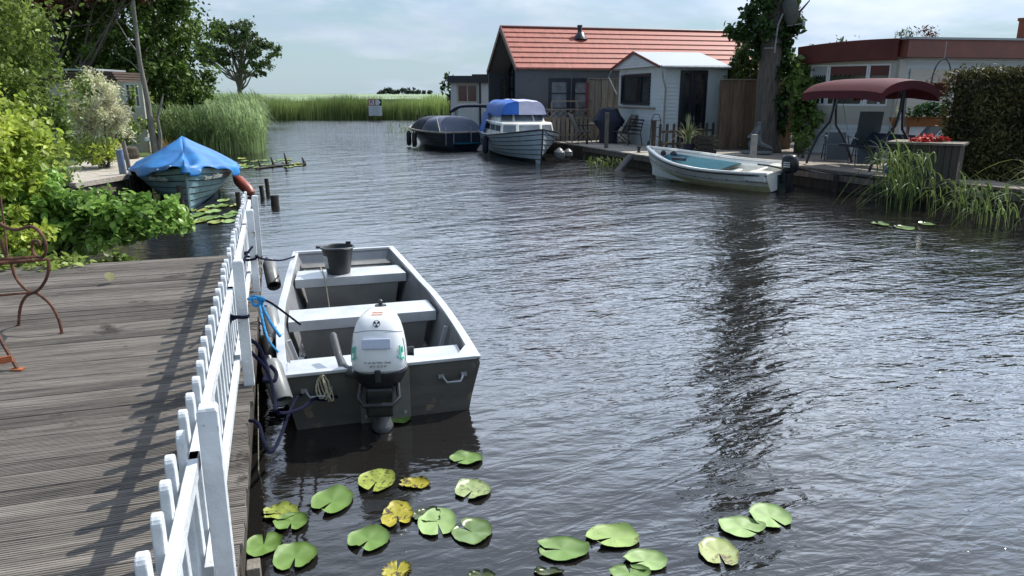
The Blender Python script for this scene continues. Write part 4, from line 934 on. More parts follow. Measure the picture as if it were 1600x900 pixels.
for x in (-.22, .22): m_ = MB(); m_.lathe([(0, -.03), (.11, -.03), (.12, 0), (.11, .03), (0, .03)], (x, .06, .12), 16, M=Matrix.Rotation(R(90), 3, 'Y')); m_.build('wheel', rubber, t)
# posts and bollards
def post(px, py, ptop, w, m, label, nm='mooring_post', z0=.45, down=0, round_=False, lean=0):
    c = G(px, py, z0); zt = AY(px, ptop, c.y).z; m_ = MB()
    if round_: m_.tube([(0, 0, -down), (lean*.5, 0, (zt-z0)*.5), (lean, 0, zt-z0)], w/2, 10)
    else: m_.box((0, 0, (zt-z0-down)/2), (w, w, zt-z0+down))
    o = m_.build(nm, m, smooth=round_, bevel=0 if round_ else .008); o.location = c; return tag(o, label, 'post')
post(947, 231, 176, .13, oldwood, 'square grey mooring post on the plank dock by the patio table')
post(1019, 258, 188, .16, darkwood, 'tall dark mooring post in the water at the bow of the white motorboat', z0=0, down=.5, round_=True)
post(1176, 250, 210, .15, mat('pale_post', (.36, .36, .34), .8, var=.2), 'pale grey square post on the terrace edge behind the black outboard motor')
for px, py, l in ((917, 225, 'small black bollard on the dock edge nearer the blue-topped cabin cruiser'), (998, 238, 'small black bollard on the dock edge nearer the tall dark mooring post'), (1108, 243, 'small dark bollard beside the bow of the open white boat')):
    m_ = MB(); m_.lathe([(.06, 0), (.045, .03), (.045, .12), (.07, .14), (.07, .18), (0, .19)], seg=12); o = m_.build('bollard', steel, smooth=True); o.location = G(px, py, .45); tag(o, l, 'bollard', 'bollards on the dock')
# leaning fender/tube under the dock
c = G(975, 266, 0); t = thing('dock_fender', c, 'dark grey fender tube slanting from the plank dock into the water', 'fender')
m_ = MB(); m_.tube([(-.25, -.1, -.1), (.0, .1, .15), (.25, .25, .42)], [.11, .11, .10], 12); m_.build('tube', mat('dark_grey_rubber', (.05, .055, .065), .5), t, smooth=True)
# low dark palings
a, b = G(1030, 236, .45), G(1112, 232, .45); t = thing('paling_fence', a, 'low dark brown paling fence behind the open white motorboat', 'fence', rz=math.atan2(b.y-a.y, b.x-a.x)); L = (b-a).length
for z in (.22, .62): m_ = MB(); m_.box((L/2, .03, z), (L, .04, .07)); m_.build('rail', darkwood, t)
k_ = 9
for i in range(k_): m_ = MB(); m_.box((i*L/(k_-1), 0, .43), (.10, .025, .86)); m_.box((i*L/(k_-1), 0, .87), (.10, .025, .03), taper=.4); m_.build('paling', darkwood, t)
# potted grass plant, crate
def tuft(name, c, n, H, w, m, label, cat='plant', rad=.1, pot=None, lean=.6, droop=.25, group=None):
    t = thing(name, c, label, cat, group=group); P = np.array([[c[0]+rng.normal()*rad, c[1]+rng.normal()*rad, c[2]+(.28 if pot else 0)] for _ in range(n)])
    V, F = blades(P, H, w, lean, 5, droop=droop); npmesh('leaves', V, F, m, t, origin=c)
    if pot: m_ = MB(); m_.lathe([(.0, 0), (.16, 0), (.22, .30), (.23, .32), (.19, .32), (.18, .28), (0, .28)], seg=18); m_.build('pot', pot, t, smooth=True)
    return t
strap = leafmat('strap_leaf', (.28, .32, .12), (.42, .44, .26), scale=2)
tuft('potted_grass_plant', G(1074, 240, .45), 70, .95, .035, strap, 'pale striped grassy plant in a navy pot behind the open white motorboat', rad=.05, pot=canvasn, lean=.7)
c = G(1101, 240, .45); t = thing('crate', c, 'dark wooden crate between the potted grass plant and the plank fence', 'crate'); m_ = MB()
for z in (.08, .22, .36, .5): 
    for y in (-.25, .25): m_.box((0, y, z), (.6, .02, .11))
    for x in (-.29, .29): m_.box((x, 0, z), (.02, .48, .11))
m_.build('slats', darkwood, t); m_ = MB(); m_.box((0, 0, .03), (.56, .46, .03)); m_.build('base', darkwood, t)
flm = leafmat('orange_leaf', (.35, .12, .03), (.45, .2, .05), scale=4)
c = G(1098, 226, .45); t = thing('potted_plant', c, 'orange-leaved potted plant in front of the chalet door', 'plant'); P, _ = blob_points((c.x, c.y, c.z+1.25), (.25, .25, .28), 160, 14, .4); V, F = leaves(P, .14, .3); npmesh('foliage', V, F, flm, t, origin=c)
m_ = MB(); m_.lathe([(0, 0), (.14, 0), (.18, .3), (0, .3)], seg=14); m_.build('pot', canvasn, t); m_ = MB(); m_.tube([(0, 0, .3), (.02, 0, 1.2)], .015, 5); m_.build('stem', bark, t)

# --- white cabin cruiser and navy sloop
def hull(par, L, B, sheer, keel, ns=28, strakes=8, lap=.016, rake=.35, m=None, tr=.85, fl=.5, bowfull=2.2, name='hull', bowrise=.35, pfun=None, lapm=None, boot=None):
    """clinker hull, local +y = bow. returns function for the gunwale half breadth"""
    def hbf(t): return B/2*((tr+(1-tr)*math.sin(min(1, t/.45)*math.pi/2)) if t < .45 else max(.0, 1-((t-.45)/.55)**bowfull))
    def shf(t): return sheer+bowrise*max(0, (t-.3)/.7)**2
    def kf(t): return keel+(.0 if t < .7 else 0)
    m_ = MB(); rows = []
    fr = [i/strakes for i in range(strakes+1)]
    for i in range(ns+1):
        t = i/ns; hh_ = max(hbf(t), .012); row = []
        p_ = .36+.75*t**2.2; 
        for sgn2 in (1, -1):
            part = []
            for j in range(strakes):
                for q, off in ((fr[j]+(.022 if j else 0), lap), (fr[j+1], 0)):
                    h_ = q; x = hh_*max(0, h_)**p_*(1 if h_ > 0 else 0)+off*min(1, hh_*6); z = kf(t)+(shf(t)-kf(t))*h_
                    part.append((sgn2*x, L*t-rake*(1-h_)**1.5*t**3, z))
            if sgn2 == 1: a_ = part
            else: b_ = part
        row = a_[::-1]+b_; rows.append(row)
    k_ = len(rows[0]); m_.v = [p for r_ in rows for p in r_]
    m_.f = [(i*k_+j, (i+1)*k_+j, (i+1)*k_+j+1, i*k_+j+1) for i in range(ns) for j in range(k_-1)]+[tuple(range(k_))]
    o = m_.build(name, m, par); o.data.materials.append(lapm or mat('dark_lap_seam', (.05, .06, .07), .8))  # dark step faces: dirt in the laps, with their shadow lines painted in
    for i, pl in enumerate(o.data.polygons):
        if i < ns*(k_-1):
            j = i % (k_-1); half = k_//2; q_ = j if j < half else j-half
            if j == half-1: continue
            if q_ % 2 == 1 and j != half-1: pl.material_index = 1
    if boot is not None:
        o.data.materials.append(mat('black_boot_paint', (.018, .02, .022), .5))
        for pl in o.data.polygons:
            if pl.center.z < boot: pl.material_index = 2
    return hbf, shf, o
def strip(par, hbf, shf, L, y0, y1, w, h, m, nm='rub_rail', dz=0, ns=28):
    m_ = MB()
    for sgn2 in (-1, 1):
        pts = [(sgn2*(hbf(y0+(y1-y0)*i/ns)+w*.3), L*(y0+(y1-y0)*i/ns), shf(y0+(y1-y0)*i/ns)+dz) for i in range(ns+1)]
        m_.tube(pts, h/2, 6)
    return m_.build(nm, m, par, smooth=True)
def deckfn(par, hbf, shf, L, t0, t1, m, nm='deck', dz=-.02, camber=.05, ns=14):
    m_ = MB(); m_.grid(lambda u, w: Vector(((w*2-1)*hbf(t0+(t1-t0)*u)*.985, L*(t0+(t1-t0)*u), shf(t0+(t1-t0)*u)+dz+camber*(1-(w*2-1)**2))), ns, 8); return m_.build(nm, m, par, smooth=True)
cL = 6.6; th_ = R(191.5)   # bow towards the camera
bowp = Vector((1.02, 24.9, 0)); axis = Vector((-math.sin(th_), math.cos(th_), 0))
cru = thing('cabin_cruiser', bowp-axis*cL, 'white clinker cabin cruiser with a blue canvas top moored bow-on at the dock', 'boat', rz=th_)
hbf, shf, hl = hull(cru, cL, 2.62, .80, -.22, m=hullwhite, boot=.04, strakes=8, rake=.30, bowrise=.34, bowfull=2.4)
strip(cru, hbf, shf, cL, 0, 1, .02, .06, steel)
m_ = MB(); m_.tube([(0, cL-.30*(1-h_)**1.5+.012, -.22+1.36*h_) for h_ in [i/8 for i in range(9)]], .028, 6); m_.build('stem', mat('stem_dark', (.03, .036, .045), .4), cru)
deckfn(cru, hbf, shf, cL, 0, 1, gel, 'foredeck')
# lower house: tapered box with slanted front, windows proud
def loft(par, secs_, m, nm, cap=True, smooth=False):
    m_ = MB(); k_ = len(secs_[0]); m_.v = [p for s_ in secs_ for p in s_]; m_.f = [(i*k_+j, i*k_+(j+1) % k_, (i+1)*k_+(j+1) % k_, (i+1)*k_+j) for i in range(len(secs_)-1) for j in range(k_)]
    if cap: m_.f += [tuple(range(k_))[::-1], tuple((len(secs_)-1)*k_+j for j in range(k_))]
    return m_.build(nm, m, par, smooth=smooth, bevel=.02)
def ringp(x0, x1, y0, y1, z, nose=.25): # plan outline: rear, sides, angled front in three faces
    return [(-x0, y0, z), (x0, y0, z), (x1, y1-nose, z), (x1*.45, y1, z), (-x1*.45, y1, z), (-x1, y1-nose, z)]
loft(cru, [ringp(1.08, 1.0, .9, 4.75, .74, .35), ringp(1.0, .93, .9, 4.55, 1.25, .35), ringp(.96, .9, .9, 4.45, 1.29, .33)], gel, 'cabin')
loft(cru, [ringp(.94, .86, 1.0, 3.75, 1.27, .3), ringp(.86, .78, 1.0, 3.46, 1.58, .28)], gel, 'windscreen')
def pane4(par, p, m=glass, nm='window', th=.015, off=.006):
    p = [Vector(q) for q in p]; n_ = (p[1]-p[0]).cross(p[2]-p[0]).normalized(); c_ = sum(p, Vector())/4
    if n_.dot(c_-Vector((0, 2.4, 1.2))) < 0: n_ = -n_
    m_ = MB(); m_.slab([q+n_*off for q in p], th, n_); return m_.build(nm, m, par, bevel=.01)
def lerp3(a, b, u): return Vector(a).lerp(Vector(b), u)
def facewin(par, A, B, Cc, Dd, u0, u1, v0, v1, m):  # quad A B (bottom) C D (top)
    f = lambda u, v: lerp3(lerp3(A, B, u), lerp3(Dd, Cc, u), v)
    return pane4(par, [f(u0, v0), f(u1, v0), f(u1, v1), f(u0, v1)], m)
lo, hi = ringp(1.08, 1.0, .9, 4.75, .74, .35), ringp(1.0, .93, .9, 4.55, 1.25, .35)
for i, j, u0, u1 in ((2, 3, .12, .9), (3, 4, .06, .94), (4, 5, .1, .88)): facewin(cru, lo[i], lo[j], hi[j], hi[i], u0, u1, .42, .90, glassl)
for k_ in range(3):
    facewin(cru, lo[1], lo[2], hi[2], hi[1], .15+.28*k_, .38+.28*k_, .45, .88, glass); facewin(cru, lo[0], lo[5], hi[5], hi[0], .15+.28*k_, .38+.28*k_, .45, .88, glass)
lo, hi = ringp(.94, .86, 1.0, 3.75, 1.27, .3), ringp(.86, .78, 1.0, 3.46, 1.58, .28)
for i, j, u0, u1 in ((2, 3, .1, .92), (3, 4, .05, .95), (4, 5, .08, .9)): facewin(cru, lo[i], lo[j], hi[j], hi[i], u0, u1, .16, .95, glassl)
def canopy(u, v):
    y = .7+2.95*u; a_ = (v*2-1); w = .94-.10*u**3; z = 1.56+.50*(1-abs(a_)**5.5)-.06*u**4+.012*math.sin(a_*16+u*9)*(1-abs(a_)**2)+.01*math.sin(u*14+a_*4)
    if abs(a_) > .92: z = 1.56-(abs(a_)-.92)*1.0
    return Vector((w*math.copysign(min(1, abs(a_)*1.06)**.8, a_), y+.06*(1-a_*a_), z))
m_ = MB(); m_.grid(canopy, 18, 30)
fr_ = [Vector(canopy(1, v/30)) for v in range(31)]; m_.add([*fr_, *[Vector((p.x*1.0, p.y+.03, 1.55)) for p in fr_]], [(i, i+1, i+32, i+31) for i in range(30)])
m_.build('canvas_top', canvasb, cru, smooth=True)
m_ = MB(); P_ = []
for u in range(13):
    for v in range(11):
        q = Vector(canopy(.0+u/12, .02+.56*v/10)); P_.append(q+Vector((-.006, 0, .012)))
m_.add(P_, [(i*11+j, i*11+j+1, (i+1)*11+j+1, (i+1)*11+j) for i in range(12) for j in range(10)])
fr2 = [Vector(canopy(1, .02+.56*v/10))+Vector((0, .012, .012)) for v in range(11)]; m_.add([*fr2, *[Vector((p.x, p.y+.032, 1.545)) for p in fr2]], [(i, i+1, i+12, i+11) for i in range(10)])
m_.build('faded_canvas_panel', canvasl, cru, smooth=True)
m_ = MB(); m_.add([(1.0, .7, 1.6), (1.02, 1.9, 1.58), (1.18, 1.6, .84), (1.18, .6, .80), (1.06, 1.3, 1.3)], [(0, 1, 4), (1, 2, 4), (2, 3, 4), (3, 0, 4)]); m_.build('side_curtain', canvasb, cru, solid=.01)
for s_ in (-.35, .35): m_ = MB(); m_.tube([(s_, 4.6, 1.12), (s_+.25, 4.42, 1.22)], .008, 5); m_.build('wiper', steel, cru)
for x, y, l in ((1.33, 3.0, 'dark oval fender on the left flank of the blue-topped cabin cruiser'),):
    w_ = cru.matrix_basis
    wp = Vector(cru.location)+Matrix.Rotation(th_, 3, 'Z') @ Vector((x, y, .45)); m_ = MB(); m_.lathe([(0, -.36), (.06, -.34), (.12, -.25), (.125, .2), (.06, .32), (0, .34)], seg=14); o = m_.build('fender', canvasn, smooth=True); o.location = wp; tag(o, l, 'fender')
for dx, dy, r_, l in ((.0, .0, .2, 'larger pale round fender between the cabin cruiser and the dock'), (.33, .35, .16, 'smaller pale round fender between the cabin cruiser and the dock')):
    c = G(874, 242, .22); m_ = MB(); m_.lathe([(0, -r_), (r_*.6, -r_*.8), (r_, -.05), (r_*.97, .1), (r_*.6, r_*.9), (.04, r_*1.2), (0, r_*1.25)], seg=18); o = m_.build('fender', fend, smooth=True); o.location = c+Vector((dx, dy, .0)); tag(o, l, 'fender')
rope([bowp+Vector((0, .1, 1.12)), bowp+Vector((.6, .6, .75)), G(905, 225, .5)], .014, navy, 'mooring line from the bow of the cabin cruiser to the dock')

th2 = R(30); sL = 4.9; st = Vector((-1.95, 31.2, 0)); ax2 = Vector((-math.sin(th2), math.cos(th2), 0))
slo = thing('navy_sloop', st, 'dark navy open sloop under slate and navy canvas hoods, moored beside the cabin cruiser', 'boat', rz=th2)
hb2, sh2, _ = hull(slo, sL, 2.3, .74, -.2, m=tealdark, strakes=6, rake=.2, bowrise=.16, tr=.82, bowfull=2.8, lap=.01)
strip(slo, hb2, sh2, sL, 0, 1, .03, .09, mat('pale_rub_rail', (.36, .32, .27), .6, var=.2))
m_ = MB(); m_.tube([(-hb2(0), 0, .74), (hb2(0), 0, .74)], .045, 6); m_.build('transom_rail', MATS['pale_rub_rail'], slo)
deckfn(slo, hb2, sh2, sL, .0, 1, gel, 'foredeck', camber=.03)
def hood(par, y0, y1, w, h, m, nm, z0=.74, front=.5, rear=.5, n_=16):
    def f(u, v):
        a_ = math.pi*v; k_ = math.sin(min(1, u/front)*math.pi/2) if u < front else math.cos(min(1, max(0, (u-1+rear)/rear))*math.pi/2)**.7
        return Vector((-w*math.copysign(abs(math.cos(a_))**.6, math.cos(a_)), y0+(y1-y0)*u, z0+h*max(.02, k_)*abs(math.sin(a_))**.55+.01*math.sin(9*v+12*u)))
    m_ = MB(); m_.grid(f, n_, 20); return m_.build(nm, m, par, smooth=True)
hood(slo, .15, 2.3, .98, .62, canvasg, 'rear_canvas', front=.45, rear=.25); hood(slo, 2.0, 3.9, .90, .60, canvasn, 'front_canvas', front=.15, rear=.6)
m_ = MB(); m_.box((0, -.22, .30), (1.1, .40, .05)); m_.build('swim_step', coverteal, slo, bevel=.01)
for x in (-.9, -.55, .25, .7):
    m_ = MB(); m_.tube([(x, -.05, .25), (x, -.07, .78), (x, -.02, .98)], .016, 6); m_.build('stern_rail', galv, slo, smooth=True)
for x in (-1.02, -.6): m_ = MB(); m_.tube([(x, .25, .75), (x*.8, 1.0, 1.32)], .018, 6); m_.build('canopy_strut', cream, slo)
for k_, (y_, l) in enumerate(((3.2, 'farther of two black fenders on the left flank of the navy sloop'), (2.4, 'nearer of two black fenders on the left flank of the navy sloop'))):
    wp = st+Matrix.Rotation(th2, 3, 'Z') @ Vector((-hb2(y_/sL)-.12, y_, .38)); m_ = MB(); m_.lathe([(0, -.34), (.06, -.33), (.11, -.24), (.11, .22), (.05, .32), (0, .34)], seg=14); o = m_.build('fender', rubber, smooth=True); o.location = wp; tag(o, l, 'fender', 'black fenders on the navy sloop')
# awning boat behind (navy bimini)
bm_ = thing('bimini_awning', AY(738, 200, 34.8).xy.to_3d()+Vector((0, 0, .4)), 'flat navy awning on thin poles behind the navy sloop', 'awning')
zt_ = AY(738, 164, 34.8).z-.4
m_ = MB(); m_.grid(lambda u, v: Vector((-.95+2.1*u, -.7+1.4*v, zt_-.28*(2*u-1)**4-.05*(2*v-1)**2)), 14, 6); m_.build('canvas', canvasn, bm_, smooth=True, solid=.10)
for x in (-.8, 1.0):
    for y in (-.6, .6): m_ = MB(); m_.tube([(x, y, -.1), (x*.9, y*.9, zt_-.15)], .02, 6); m_.build('pole', steel, bm_)
# small landing left of the sloop
c = G(672, 190, .35); t = thing('landing_stage', (c.x, c.y, .3), 'small weathered landing stage with rough posts left of the navy sloop', 'landing stage')
m_ = MB(); m_.box((1.2, 0, .1), (4.2, 1.2, .07)); m_.build('planks', planks2, t)
for x in (-.8, -.2, .6, 1.5): m_ = MB(); m_.tube([(x, -.5, -.9), (x, -.5, .35+.25*random.random())], .09, 7); m_.build('post', darkwood, t)

# --- open white motorboat
th3 = math.atan2(.66, .75); wl_ = 4.05; ws = Vector((6.55, 17.95, 0)); R3 = Matrix.Rotation(th3, 3, 'Z')
WR = R(7)
wbt = thing('open_motorboat', ws, 'open white motorboat with a teal cover and black outboard motor along the right quay', 'boat', rz=th3)
wbt.rotation_euler = (0, -WR, th3)
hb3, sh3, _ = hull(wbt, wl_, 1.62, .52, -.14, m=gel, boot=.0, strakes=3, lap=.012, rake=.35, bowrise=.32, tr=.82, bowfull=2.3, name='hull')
# stained lower hull band: a slim second skin just outside the bottom strakes
m_ = MB(); ns = 28; rws = []
for i in range(ns+1):
    t_ = i/ns; hh_ = max(hb3(t_), .012); p_ = .36+.75*t_**2.2; row = []
    for h_ in (.55, .42, .30, .2):
        x = hh_*h_**p_+.016*min(1, hh_*6); row.append((x, wl_*t_-.35*(1-h_)**1.5*t_**3, -.14+(sh3(t_)+.14)*h_))
    rws.append(row)
for sgn2 in (1, -1):
    m_.add([(sgn2*p[0], p[1], p[2]) for r_ in rws for p in r_], [(i*4+j, (i+1)*4+j, (i+1)*4+j+1, i*4+j+1) for i in range(ns) for j in range(3)])
m_.build('stained_lower_hull', gelstain, wbt)
strip(wbt, hb3, sh3, wl_, .0, 1, .02, .075, gel, 'gunwale', dz=.02); strip(wbt, hb3, sh3, wl_, .0, 1, .045, .03, navyf, 'rub_rail', dz=-.03)
m_ = MB(); m_.grid(lambda u, w: Vector(((w*2-1)*(hb3(u*.96)-.10)*(.55+.45*abs(w*2-1)**.3 if 0 else 1), .05+wl_*.95*u, sh3(u*.96)+.02 if w in (0, 1) else (.10 if 0.12 < w < .88 else sh3(u*.96)-.08))), 18, 10)
m_.build('inner_liner', gel, wbt)
def side_deck():
    m_ = MB()
    for sgn2 in (-1, 1):
        for i in range(18):
            t0, t1 = i/18, (i+1)/18
            m_.add([(sgn2*hb3(t0), wl_*t0, sh3(t0)+.02), (sgn2*hb3(t1), wl_*t1, sh3(t1)+.02), (sgn2*max(0, hb3(t1)-.11), wl_*t1-.01, sh3(t1)+.03), (sgn2*max(0, hb3(t0)-.11), wl_*t0, sh3(t0)+.03)], [(0, 1, 2, 3)])
    return m_.build('side_deck', gel, wbt, smooth=True)
side_deck()
m_ = MB(); m_.grid(lambda u, w: Vector(((w*2-1)*min(hb3(.36+.5*u)-.16, .62-.06*u), wl_*(.36+.46*u), sh3(.36+.5*u)-.06+.025*(1-(w*2-1)**2)+.01*math.sin(u*7))), 10, 8); m_.build('teal_cover', coverteal, wbt, smooth=True, solid=.015)
m_ = MB()
for sgn2 in (-1, 1): m_.box((sgn2*.50, .30, .44), (.42, .55, .20))
m_.box((0, .55, .36), (1.2, .1, .30)); m_.build('stern_lockers', gel, wbt, bevel=.03)
m_ = MB(); m_.box((0, wl_*.37, .33), (1.12, .35, .05)); m_.build('thwart', gel, wbt, bevel=.015)
for t_ in (.12, .25, .36, .47, .62, .78): 
    m_ = MB(); m_.box((-hb3(t_)-.005, wl_*t_-.0, sh3(t_)-.17), (.02, .012, .03)); m_.build('vent_slot', steel, wbt)
m_ = MB(); m_.box((0, -.015, .17), (.34, .03, .52)); m_.build('transom_pad', mat('dark_green_pad', (.02, .05, .045), .5), wbt)
m_ = MB(); m_.box((0, -.012, .0), (1.28, .022, .14)); m_.build('transom_stripe', navyf, wbt)
for s_, w_ in ((-.5, .1),): decal('K', (.48, -.02, .33), .09, signk, (R(90), 0, 0), wbt, 'transom_mark')
m2 = bpy.data.objects.new('outboard_motor', None); COL.objects.link(m2); m2.parent = wbt; m2.location = (0, -.2, .48); m2['label'] = 'black outboard motor with white stripes'
cowl([(.0, .10, .16, .14), (.06, .15, .21, .17), (.20, .155, .22, .18), (.34, .145, .20, .17), (.40, .12, .16, .14), (.42, .06, .1, .08)]).build('cowling', mblack, m2, smooth=True, ang=60)
for z in (.26, .21, .16): m_ = MB(); m_.box((-.148, -.02, z), (.02, .16, .018)); m_.build('stripe', mwhite, m2)
m_ = MB(); m_.box((0, -.02, -.25), (.11, .16, .55)); m_.box((0, .1, -.12), (.18, .14, .25)); m_.build('drive_leg', mblack, m2, bevel=.02)
m_ = MB(); m_.tube([(-.03, .15, .08), (-.1, .45, .14), (-.14, .75, .16)], .022, 8); m_.build('tiller', mblack, m2, smooth=True)
def on3(x, y, z): return ws+R3 @ Vector((x, y, z))
for (x, y, r_, l) in ((.02, 3.25, .11, 'larger navy ball fender lying in the bow of the open white motorboat'), (-.1, 3.5, .08, 'smaller dark ball fender lying in the bow of the open white motorboat')):
    m_ = MB(); m_.lathe([(0, -r_), (r_*.8, -r_*.6), (r_, 0), (r_*.8, r_*.6), (.03, r_), (0, r_*1.1)], seg=16); o = m_.build('fender', canvasn, smooth=True); o.location = on3(x, y, sh3(y/wl_)-.02+.0); tag(o, l, 'fender')
m_ = MB(); m_.tube([(-.22, 0, 0), (.22, 0, .0)], .045, 8); o = m_.build('fender', navyf, smooth=True); o.location = on3(-.62, 2.6, .64); o.rotation_euler = (0, 0, th3+1.45); tag(o, 'slim dark fender lying on the near side deck of the open white motorboat', 'fender')
rope([on3(.6, .1, .56), on3(1.0, -.1, .45), G(1300, 272, .46), G(1360, 275, .5)], .014, steel, 'dark mooring line from the stern of the open motorboat to the quay')

# --- caravan / pavilion with maroon fascia
P0 = Vector((9.25, 24.4)); P1 = Vector((11.35, 22.6)); cdir = (P1-P0).normalized(); cL_ = (P1-P0).length; crz = math.atan2(cdir.y, cdir.x)
cz_ = .42; car = thing('pavilion', (P0.x, P0.y, cz_), 'cream pavilion with a maroon roof fascia behind the canopied swing seat', 'pavilion', rz=crz)
TZ = 3.85-cz_
x0, z1 = onwall(1268, 102, P0, cdir); x1, _ = onwall(1393, 102, P0, cdir); _, z0 = onwall(1330, 165, P0, cdir); z1 -= cz_; z0 -= cz_
m1_, _ = onwall(1293, 120, P0, cdir); m3_, _ = onwall(1355, 120, P0, cdir)
wall(car, 0, cL_, .0, TZ-.5, cream, openings=[(x0, x1, z0, z1)], y=.08)
for a, b in ((x0, m1_), (m1_+.01, m3_), (m3_+.01, x1)):
    w_ = window(car, a, b, z0, z1, .08, white, glass, 1, 1, fw=.05)
    m_ = MB(); m_.box(((a+b)/2, .065, z1-.17), (b-a-.12, .012, .22)); k_ = 7
    for i in range(k_): m_.add([(a+.06+(b-a-.12)*i/k_, .062, z1-.28), (a+.06+(b-a-.12)*(i+1)/k_, .062, z1-.28), (a+.06+(b-a-.12)*(i+.5)/k_, .062, z1-.36)], [(0, 1, 2)])
    m_.build('pelmet', maroonf if a > x0 else curtain, w_)
for x in (x0+.35, m1_+.25, m3_-.1, x1-.25):
    m_ = MB(); m_.lathe([(.05, 0), (.03, .04), (.02, .12), (.035, .18), (.02, .24), (.05, .3), (0, .31)], (x, .058, z0+.06), 10, sy=.15); m_.build('window_ornament', white, car)
m_ = MB(); 
for i in range(7): m_.box((cL_/2, .0-.006, .1+.13*i), (cL_-.05, .018, .118))
m_.build('lower_cladding', siding, car)
m_ = MB(); secs_ = []
for i in range(9):
    u = i/8; bul = -.16*math.sin(u*math.pi); zz2 = TZ-.14*(1-u)**2+.0
    secs_.append([(cL_*u*1.05-.15, bul-.12, zz2-.60+.05*(1-u)), (cL_*u*1.05-.15, bul-.22, zz2), (cL_*u*1.05-.15, 2.6, zz2+.04), (cL_*u*1.05-.15, 2.6, zz2-.5)])
loft(car, secs_, maroonf, 'fascia')
# right wing
wd = Vector((.985, .17)).normalized(); rw = math.atan2(wd.y, wd.x)-crz
def W2(x, y, z): # point on right wing in car-local frame
    c, s_ = math.cos(rw), math.sin(rw); return Vector((cL_+x*c-y*s_, x*s_+y*c, z))
def wbox(m_, x, y, z, d): m_.box(W2(x, y, z), d, rz=rw)
m_ = MB()
for i in range(22): wbox(m_, 3.2, .03+.007*(i % 2), .07+.14*i, (6.0, .03, .15 if i % 2 else .125))
m_.build('siding_wall', siding, car)
m_ = MB(); wbox(m_, .1, -.03, 1.42, (.24, .16, 2.85)); m_.build('corner_pillar', cream, car)
m_ = MB(); wbox(m_, 3.3, .8, TZ-.28, (6.6, 2.3, .50)); m_.build('wing_fascia', brownf, car)
m_ = MB(); wbox(m_, 3.3, .8, TZ-.01, (6.7, 2.4, .06)); m_.build('roof_edge', sheetroof, car)
m_ = MB(); wbox(m_, 1.3, -.02, 1.75, (1.75, .03, 1.65)); m_.build('roller_shutter', mat('cream_shutter', (.55, .52, .44), .5, var=.08, bump=.6, bscale=6, stretch=(.1, .1, 4)), car)
cp = AY(1598, 60, 24); m_ = MB(); m_.box((0, 0, 0), (.3, .3, 1.0)); m_.box((0, 0, .5), (.38, .38, .08)); o = m_.build('chimney_block', terracotta, car); o.location = Matrix.Rotation(-crz, 3, 'Z') @ (Vector((cp.x, cp.y, 4.0))-Vector(car.location))
# hanging basket
hbp = AY(1467, 150, 20.6); t = thing('hanging_basket', hbp, 'maroon hanging basket with a tall hoop and trailing dry plants in front of the pavilion', 'hanging basket')
m_ = MB(); m_.lathe([(0, -.02), (.14, -.02), (.24, .32), (.25, .34), (.22, .34), (.2, .28), (0, .28)], seg=20); m_.build('pot', maroonf, t, smooth=True)
m_ = MB(); m_.tube([(.25*math.cos(q), 0, .34+.62*math.sin(q)**.9) for q in [math.pi*i/16 for i in range(17)]], .018, 6); m_.build('hoop', steel, t, smooth=True)
m_ = MB(); m_.tube([(0, 0, .96), (0, 0, 1.4)], .008, 4); m_.build('chain', galv, t)
P, _ = blob_points((hbp.x, hbp.y, hbp.z+.42), (.34, .3, .22), 350, 30, .5); V, F = leaves(P, .07, .35); npmesh('dry_plants', V, F, leafmat('dry_leaf', (.22, .17, .12), (.3, .2, .14)), t, origin=hbp)
# flower trough
c = AY(1452, 191, 20.2); t = thing('flower_trough', c, 'orange-brown wooden trough on legs below the hanging basket', 'planter'); m_ = MB(); m_.box((0, 0, 0), (1.25, .3, .22)); m_.box((0, .0, .13), (1.3, .34, .03)); m_.build('trough', orangew, t)
for x in (-.55, .55): m_ = MB(); m_.box((x, 0, (.45-c.z)/2-.1), (.06, .06, c.z-.45-.2+.22)); m_.build('leg', orangew, t)
P, _ = blob_points((c.x-.1, c.y, c.z+.28), (.55, .15, .16), 260, 24, .5); V, F = leaves(P, .16, .45, up=1); npmesh('foliage', V, F, leafmat('trough_leaf', (.06, .14, .04), (.1, .2, .06)), t, origin=c)
c = AY(1398, 186, 21.2); t = thing('wall_planter', c, 'small tapered orange planter left of the long wooden trough', 'planter'); m_ = MB(); m_.lathe([(.0, -.2), (.06, -.2), (.18, .05), (0, .05)], seg=4); m_.build('box', orangew, t); m_ = MB(); m_.box((0, 0, (.45-c.z)/2-.08), (.04, .04, c.z-.45-.16)); m_.build('stand', darkwood, t)
V, F = blades(np.array([[c.x, c.y, c.z+.05]]*8), .4, .02, .3, 4); npmesh('sprigs', V, F, strap, t, origin=c)

# --- swing seat
fL, fR = G(1260, 255, .45), G(1358, 268, .45); sd = (fR-fL); sLn = sd.length; sd.normalize(); sn_ = Vector((-sd.y, sd.x, 0)); sn_ = sn_ if sn_.y > 0 else -sn_
swz = math.atan2(sd.y, sd.x); swg = thing('swing_seat', fL, 'garden swing seat with a maroon canopy and dark curved steel frame', 'swing seat', rz=swz)
for x in (0, sLn):
    m_ = MB(); m_.tube([(x, 0, 0), (x, .10, .32), (x, .30, .75), (x, .62, 1.1), (x, .70, 1.45), (x, .72, 2.0)], .033, 8); m_.tube([(x, 1.5, 0), (x, 1.36, .30), (x, 1.12, .68), (x, .84, 1.0), (x, .78, 1.45), (x, .76, 2.0)], .033, 8); m_.build('side_frame', steel, swg, smooth=True)
m_ = MB(); m_.tube([(0, .74, 2.0), (sLn, .74, 2.0)], .03, 8); m_.build('top_bar', steel, swg)
